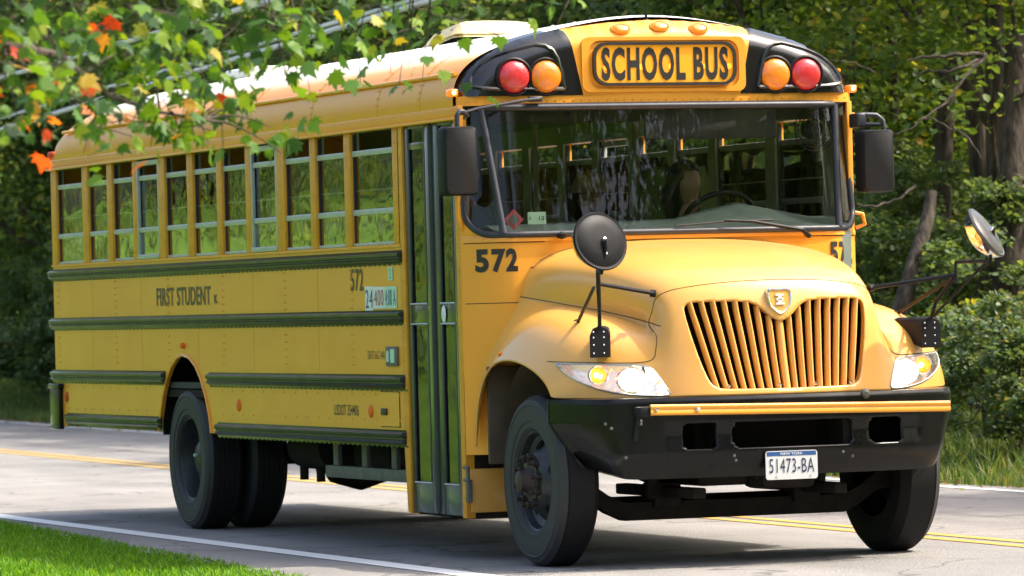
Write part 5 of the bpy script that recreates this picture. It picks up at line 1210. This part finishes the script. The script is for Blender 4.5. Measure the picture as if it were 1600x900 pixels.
# shrubs
SV = []
for sd, H, Rx, nc, per, mat in ((21, 1.5, .95, 42, 130, LS), (22, 1.1, .85, 34, 130, LG), (23, 2.2, 1.2, 60, 130, LD)):
    cm, cc = crown_mesh('foliage', sd, H, Rx, .12, nc, per, mat, .075, (.25, .45)); SV.append((cm, trunk_mesh('stem', sd, H, .035, cc, 7)))
def shrub(x, y, v, s, rz, label, group='shrubs along the wood edge'):
    e_ = empty('roadside_shrub', (x, y, gh(x, y) - .03), label, 'shrub', group, rz); e_.scale = (s,) * 3
    for nm, me in (('foliage', SV[v][0]), ('stem', SV[v][1])):
        o = D.objects.new(nm, me); COL.objects.link(o); o.parent = e_
SH = [(1590, 40.5, 0, .8, 'pale green shrub at the right edge above the white road line'), (1530, 42.5, 0, .85, 'pale green shrub right of the right headlight'), (1490, 45, 1, 1.0, 'low green shrub close behind the right end of the bumper'),
      (1560, 46, 2, .9, 'darker shrub higher on the right bank below the round mirror'), (1440, 47, 2, 1.0, 'dark shrub behind the driver side crossview mirror arm'), (1380, 50, 2, 1.1, 'dark shrub beside the right side of the hood'), (1600, 50, 1, 1.3, 'green shrub high on the bank at the right edge'),
      (70, 74, 2, 1.1, 'dark shrub right behind the rear corner of the bus'), (20, 76, 2, 1.2, 'dark shrub at the left edge beside the bus'), (45, 72, 0, 1.1, 'grey green shrub on the verge left of the rear bumper'), (-10, 73, 0, 1.2, 'grey green shrub cut by the left edge of the picture'),
      (1350, 44, 1, 1.0, 'small shrub behind the flat driver side mirror')]
for k, (px, ds, v, s, lb) in enumerate(SH):
    x, y = onray(px, ds); y = max(y, far_edge(x) + (1.5 if v != 2 else 2.1)); shrub(x, y, v, s, k * 2.1, lb)
# far-off wood behind the trees: one mass
r = np.random.default_rng(5); c = []
for k in range(1150):
    x = r.uniform(-100, 30); y = far_edge(max(-130, x)) + r.uniform(6.5, 14); c.append((x, y, gh(x, y) + r.uniform(.2, 6.6) * r.uniform(.5, 1) ** .3))
def pxy(p):
    v = Vector(p) - CAMP; z = v.dot(_d); return 800 + 7946.5 * v.dot(_r) / z, 450 - 7946.5 * v.dot(_u) / z
c = [p for i_, p in enumerate(c) if not ((1385 < pxy(p)[0] < 1500 and pxy(p)[1] < 95) or (1320 < pxy(p)[0] < 1600 and pxy(p)[1] < 230 and i_ % 5 < 2))]
c = np.array(c); me = leaves_mesh('far_wood', clump_pts(r, c, 75, r.uniform(.8, 1.5, len(c))), .17, LD, seed=9); me.materials[0] = LG; me2 = D.objects.new('far_wood', me); COL.objects.link(me2); tag(me2, 'far-off mass of dark green woodland foliage behind the trees', 'woodland', kind='stuff')
# undergrowth on the wood edge
c = []
for k in range(800):
    x = r.uniform(-75, 5); y = far_edge(x) + r.uniform(2.0, 6); c.append((x, y, gh(x, y) + r.uniform(.05, .55 + .25 * (y - far_edge(x)))))
me = leaves_mesh('undergrowth', clump_pts(r, np.array(c), 75, r.uniform(.25, .6, len(c))), .075, LS, seed=10); o = D.objects.new('undergrowth', me); COL.objects.link(o); tag(o, 'tangled green undergrowth at the foot of the wood', 'undergrowth', kind='stuff')
# grass blades
def blades(name, n, xr, yf, h, mat, label, seed, wd=.012):
    r = np.random.default_rng(seed); x = r.uniform(*xr, n); y = np.array([yf(a, q) for a, q in zip(x, r.uniform(0, 1, n))]); z = np.array([gh(a, b_) for a, b_ in zip(x, y)])
    hh = h * r.uniform(.45, 1.2, n); th = r.uniform(0, math.tau, n); lx, ly = np.cos(th), np.sin(th); ln = r.uniform(.1, .9, n) * hh; ph = r.uniform(0, math.tau, n)
    b0 = np.stack([x - lx * wd / 2, y - ly * wd / 2, z], 1); b1 = np.stack([x + lx * wd / 2, y + ly * wd / 2, z], 1)
    m0 = np.stack([x - lx * wd * .35 + np.cos(ph) * ln * .35, y - ly * wd * .35 + np.sin(ph) * ln * .35, z + hh * .6], 1); m1 = m0 + np.stack([lx * wd * .7, ly * wd * .7, 0 * x], 1)
    tp = np.stack([x + np.cos(ph) * ln, y + np.sin(ph) * ln, z + hh], 1)
    co = np.stack([b0, b1, m1, m0, tp], 1).reshape(-1, 3); q = (np.arange(n) * 5)[:, None]
    me = D.meshes.new(name); me.from_pydata(co.tolist(), [], [tuple(f) for f in (q + [0, 1, 2, 3]).tolist()] + [tuple(f) for f in (q + [3, 2, 4]).tolist()]); me.materials.append(mat)
    o = D.objects.new(name, me); COL.objects.link(o); tag(o, label, 'grass', kind='stuff')
G1 = leafmat('lawn_blades', [(0, (.07, .18, .012)), (.6, (.13, .30, .02)), (1, (.24, .40, .04))], .45)
G2 = leafmat('verge_blades', [(0, (.05, .10, .03)), (.5, (.10, .17, .045)), (.85, (.18, .20, .08)), (1, (.30, .24, .12))], .4)
blades('lawn_grass', 60000, (-14, 6), lambda x, q: near_edge(x) + .06 - q ** 1.3 * 2.6, .055, G1, 'bright short green lawn grass beside the road at the lower left', 31, .012)
blades('verge_grass', 60000, (-62, -2), lambda x, q: far_edge(x) + .12 + q * 3.2, .16, G2, 'rough grass and weeds along the far edge of the road', 32, .016)
blades('verge_grass_tall', 16000, (-30, -2), lambda x, q: far_edge(x) + .6 + q * 3.2,   .24, G2, 'taller seeding grass on the bank at the right', 33, .016)

r = np.random.default_rng(41); n_ = 900; X = r.uniform(-60, 6, n_); Y = np.array([far_edge(a) + .18 - abs(r.normal()) * .22 for a in X])
LI = leafmat('fallen_leaves', [(0, (.10, .06, .03)), (.5, (.22, .12, .04)), (.8, (.35, .22, .05)), (1, (.12, .16, .04))], .1)
me = leaves_mesh('leaf_litter', np.stack([X, Y, np.full(n_, .012)], 1), .06, LI, up=3, seed=42); o = D.objects.new('leaf_litter', me); COL.objects.link(o); tag(o, 'brown fallen leaves scattered along the road edges', 'fallen leaves', kind='stuff')
# near side plants added unseen for bus panels and glass to mirror (left of frame)
for k, (x, y, v, s, lb) in enumerate([(-34, -31, 1, 1.2, 'dark tree on the near bank far behind the bus'), (-46, -29, 0, 1.2, 'green tree on the near bank farthest behind the bus'), (-26, -30, 3, 1.3, 'bushy tree high on the near bank'), (-75, -22, 1, 1.3, 'dark tree at the bend of the near bank'), (-60, -30, 0, 1.3, 'green tree at the top of the near bank'), (-16, -30, 4, 1.3, 'high-crowned tree on the near lawn')]):
    tree(x, y, v, s, k * 1.9, lb, group='unseen trees added on the near bank')
for k, (x, y, v, s, lb) in enumerate([(34, 11, 0, 1.4, 'tall green tree ahead of the bus across the road'), (44, 13, 1, 1.5, 'tall dark tree farther ahead across the road'), (24, 12.5, 3, 1.5, 'bushy tall tree ahead of the bus'), (15, 11.5, 1, 1.3, 'dark tree across the road near the camera'), (6, 12, 0, 1.25, 'green tree level with the front of the bus'), (-3, 11.5, 4, 1.2, 'high-crowned tree level with the bus'), (30, 17, 0, 2.3, 'very tall green tree added unseen ahead across the road'), (38, 20, 1, 2.4, 'very tall dark tree added unseen ahead across the road'), (47, 17, 3, 2.5, 'very tall bushy tree added unseen farthest ahead across the road'), (25, 20, 1, 2.1, 'tall dark tree added unseen behind the bushy one ahead'), (56, 9, 0, 2.0, 'big tree at the road bend ahead'), (30, 9, 4, 2.3, 'very tall high-crowned tree added unseen over the road ahead'), (40, 9.5, 0, 2.5, 'huge green tree added unseen over the road ahead'), (36, -4.5, 4, 2.5, 'huge high-crowned tree added unseen on the near side ahead'), (50, -3, 1, 2.4, 'huge dark tree added unseen on the near side farther ahead'), (60, -8, 1, 1.8, 'big dark tree behind the camera')]):  # the tallest are added unseen, to block sky from the windshield's reflection
    tree(x, y, v, s, k * 2.3, lb, group='trees ahead of the bus')

c = []; rr_ = []
r = np.random.default_rng(15)
for k in range(420):
    x = r.uniform(-110, 0); y = r.uniform(-40, -27); c.append((x, y, gh(x, y) + r.uniform(0, 7) * r.uniform(.4, 1))); rr_.append(r.uniform(.9, 1.7))
o = D.objects.new('near_wood', leaves_mesh('near_wood', clump_pts(r, np.array(c), 60, rr_), .26, LG, seed=19)); COL.objects.link(o); tag(o, 'unseen mass of green foliage added on the near bank to cover mirrored sky', 'woodland', kind='stuff')  # added out of view so the bus side mirrors foliage, not sky
c = []
for k in range(260):
    x = r.uniform(-75, -10); y = r.uniform(-26, -7); c.append((x, y, gh(x, y) + r.uniform(0, .4)))
o = D.objects.new('bank_weeds', leaves_mesh('bank_weeds', clump_pts(r, np.array(c), 60, r.uniform(.4, .9, len(c))), .16, LG, seed=29)); COL.objects.link(o); tag(o, 'unseen patches of weeds added on the near grass bank for the windows to mirror', 'weeds', kind='stuff')  # added out of view to texture the bank mirrored in the windows
# ---------------------------------------------------------------- maple branch overhead (near the camera, trunk left of the frame)
MO = [(0, 0), (.10, .10), (.34, .02), (.30, .16), (.50, .30), (.34, .36), (.42, .62), (.24, .54), (.16, .66), (0, 1.0), (-.16, .66), (-.24, .54), (-.42, .62), (-.34, .36), (-.50, .30), (-.30, .16), (-.34, .02), (-.10, .10)]
ML = leafmat('maple_leaves', [(0, (.03, .075, .03)), (.35, (.055, .13, .03)), (.7, (.10, .21, .025)), (.92, (.20, .29, .025)), (.98, (.38, .30, .03)), (1, (.45, .22, .03))], .4)
MR = leafmat('maple_leaves_red', [(0, (.55, .05, .02)), (.5, (.65, .16, .03)), (1, (.62, .32, .05))], .5)
r = np.random.default_rng(77)
mt = empty('maple_tree', (6.5, -9.6, gh(6.5, -9.6)), 'maple with green and orange autumn leaves hanging into the upper left of the picture', 'tree')
inv = Vector(mt.location)
wood = MB().use(bark)
def loc(p): return Vector(p) - inv
tk = [Vector((0, 0, 0)), Vector((.05, .02, 1.2)), Vector((.0, .1, 2.4)), Vector((.15, .1, 3.8)), Vector((.1, .3, 5.4)), Vector((.2, .2, 7.2))]
wood.tube(tk, [.24, .19, .17, .14, .10, .04], 12)
LP, LN, LPr = [], [], []
limbs = []
def twig(a, b_, r0, sag=.06):
    m = a.lerp(b_, .5) + Vector((0, 0, sag)); wood.tube([a, a.lerp(m, .6) + Vector((0, 0, sag * .3)), m, m.lerp(b_, .5) + Vector((0, 0, sag * .2)), b_], [r0, r0 * .8, r0 * .6, r0 * .4, r0 * .2], 5); return m
# targets in view: (px, py, distance, spread, leaves, red share)
SP = []
for px, py, ds, n_, red in [(20, 30, 17, 26, .1), (70, 60, 17.5, 28, .2), (110, 20, 18, 26, .1), (40, 110, 17, 24, .12), (20, 150, 17, 16, .45), (90, 150, 17.5, 26, .25), (70, 192, 17.3, 9, .9), (30, 205, 17, 12, .2), (150, 100, 18, 24, .08), (160, 50, 18, 24, .05), (210, 20, 18, 26, .0), (230, 80, 18, 24, .03), (180, 150, 18, 20, .05), (120, 205, 18, 14, .05), (240, 140, 18.3, 20, .06), (290, 30, 18.5, 26, .02), (300, 90, 18.5, 22, .03), (300, 145, 18.5, 20, .05), (230, 195, 18.3, 14, .1), (280, 205, 18.4, 12, .1), (350, 130, 19, 20, .05), (345, 175, 19, 16, .05), (370, 60, 19, 24, .0), (380, 10, 19, 24, .04), (430, 40, 19, 22, .0), (440, 90, 19.2, 14, .0), (470, 10, 19.4, 22, .0), (500, 60, 19.5, 18, .0), (450, 130, 19.2, 7, .0), (540, 30, 19.8, 20, .0), (560, 80, 20, 12, .0), (590, 20, 20, 18, .0), (635, 60, 20.2, 12, .0), (640, 100, 20.3, 4, .0), (640, 20, 20.3, 14, .0), (610, 115, 20.2, 3, .0), (660, 125, 20.3, 2, .0), (400, 175, 19, 8, .05), (425, 200, 19, 5, .1), (385, 205, 19, 5, .1), (440, 240, 19, 2, .0), (235, 230, 18.3, 4, .5), (800, 8, 19.5, 3, .0), (850, 15, 19.5, 6, .0), (885, 5, 19.5, 7, .0), (870, 40, 19.5, 2, .0), (710, 5, 20, 3, .0), (130, 240, 18, 3, .1), (485, 145, 19.2, 2, 0), (325, 225, 18.6, 3, .3)]:
    SP.append((P3(px, py, ds), n_, red))
root_b = [P3(-140, -60, 17.5), P3(20, -90, 18), P3(200, -80, 18.6), P3(400, -70, 19.2), P3(620, -60, 20), P3(800, -50, 20), P3(960, -60, 19.6)]
rb_l = [loc(p) for p in root_b]
wood.tube([tk[3]] + rb_l, [.09, .07, .055, .045, .035, .025, .018, .01], 8)
PB2 = [loc(P3(*q)) for q in ((-120, 60, 17), (30, 75, 17.2), (90, 85, 17.5), (170, 150, 18), (250, 175, 18.3), (330, 190, 18.8))]
wood.tube([tk[2]] + PB2, [.06, .035, .018, .013, .010, .007, .004], 6)
allp = []
def dense(pl):
    out = []
    for a, b_ in zip(pl[:-1], pl[1:]):
        for k in range(6): out.append(a.lerp(b_, k / 6))
    return out
nodes = dense(rb_l) + dense([PB2[0]] + PB2[1:])
greens, reds = [], []
for c_, n_, red in SP:
    c_ = loc(c_); nb_ = min(nodes, key=lambda q: (q - c_).length + (0 if q.z > c_.z - .1 else .3)); m = twig(nb_, c_, .006, .03)
    for k in range(int(n_ * .95)):
        off = Vector((r.normal() * .11, r.normal() * .11, r.normal() * .065)); p = c_ + off
        if n_ > 6 and k % 3 == 0: wood.tube([c_.lerp(m, .2), c_ + off * .5 + Vector((0, 0, .02)), p], .0018, 4)
        (reds if r.uniform() < red * .5 else greens).append(p)
for k in range(2600):     # rest of the crown above and left of the frame
    a = r.uniform(0, math.tau); q = Vector((math.cos(a) * r.uniform(.3, 2.6) + .1, math.sin(a) * r.uniform(.3, 2.2) - .7, r.uniform(4.0, 8.2))); greens.append(q)
for k in range(26):
    a = r.uniform(0, math.tau); s_ = tk[3].lerp(tk[5], r.uniform(0, .9)); e_ = Vector((math.cos(a) * 2.2, math.sin(a) * 1.8 - .6, r.uniform(4.2, 7.8))); twig(s_, e_, .03, .2)
wood.build('trunk', None, mt, 60)
def maple(name, pts, mat, size=.076):
    v, f = [], []
    for p in pts:
        s = size * r.uniform(.65, 1.2); q = Vector((r.normal() * .75, r.normal() * .75, 1)).normalized(); t_ = Vector((r.normal(), r.normal(), -.9 + r.normal() * .5)); t_ = (t_ - q * t_.dot(q) * .6).normalized(); q = (q - t_ * q.dot(t_)).normalized(); u_ = t_.cross(q)
        b0 = len(v); cl = r.uniform(.2, 1.6)
        for x, y in MO: v.append(p + s * (u_ * x + t_ * y) + q * s * ((-.5 * x * x - .35 * y * y) * cl + .12 * x * y))
        f.append(tuple(range(b0, b0 + len(MO))))
    me = D.meshes.new(name); me.from_pydata(v, [], f); me.materials.append(mat); o = D.objects.new(name, me); COL.objects.link(o); o.parent = mt
maple('leaves', greens, ML); maple('autumn_leaves', reds, MR)

# ---------------------------------------------------------------- overhead cables
def at_y(px, py, y):
    d_ = _d + _r * ((px - 800) / 7946.5) - _u * ((py - 450) / 7946.5); return CAMP + d_ * ((y - CAMP.y) / d_.y)
for k, (a, c_, y, rr, lb) in enumerate([((0, 122), (245, 52), 7.6, .032, 'upper overhead cable at the left'), ((115, 152), (640, 2), 7.6, .025, 'middle overhead cable crossing above the bus roof'), ((60, 185), (670, 2), 7.4, .032, 'lowest overhead cable running just above the bus roof')]):
    p0, p1 = at_y(*a, y), at_y(*c_, y); dv = p1 - p0; pts = [p0 + dv * t_ + Vector((0, 0, .0)) for t_ in np.linspace(-.8, 2.6, 24)]
    mb = MB().use(M['cable']); mb.tube(pts, rr, 8); o = mb.build('overhead_cable', None, None, 60); tag(o, lb, 'cable', 'overhead cables')
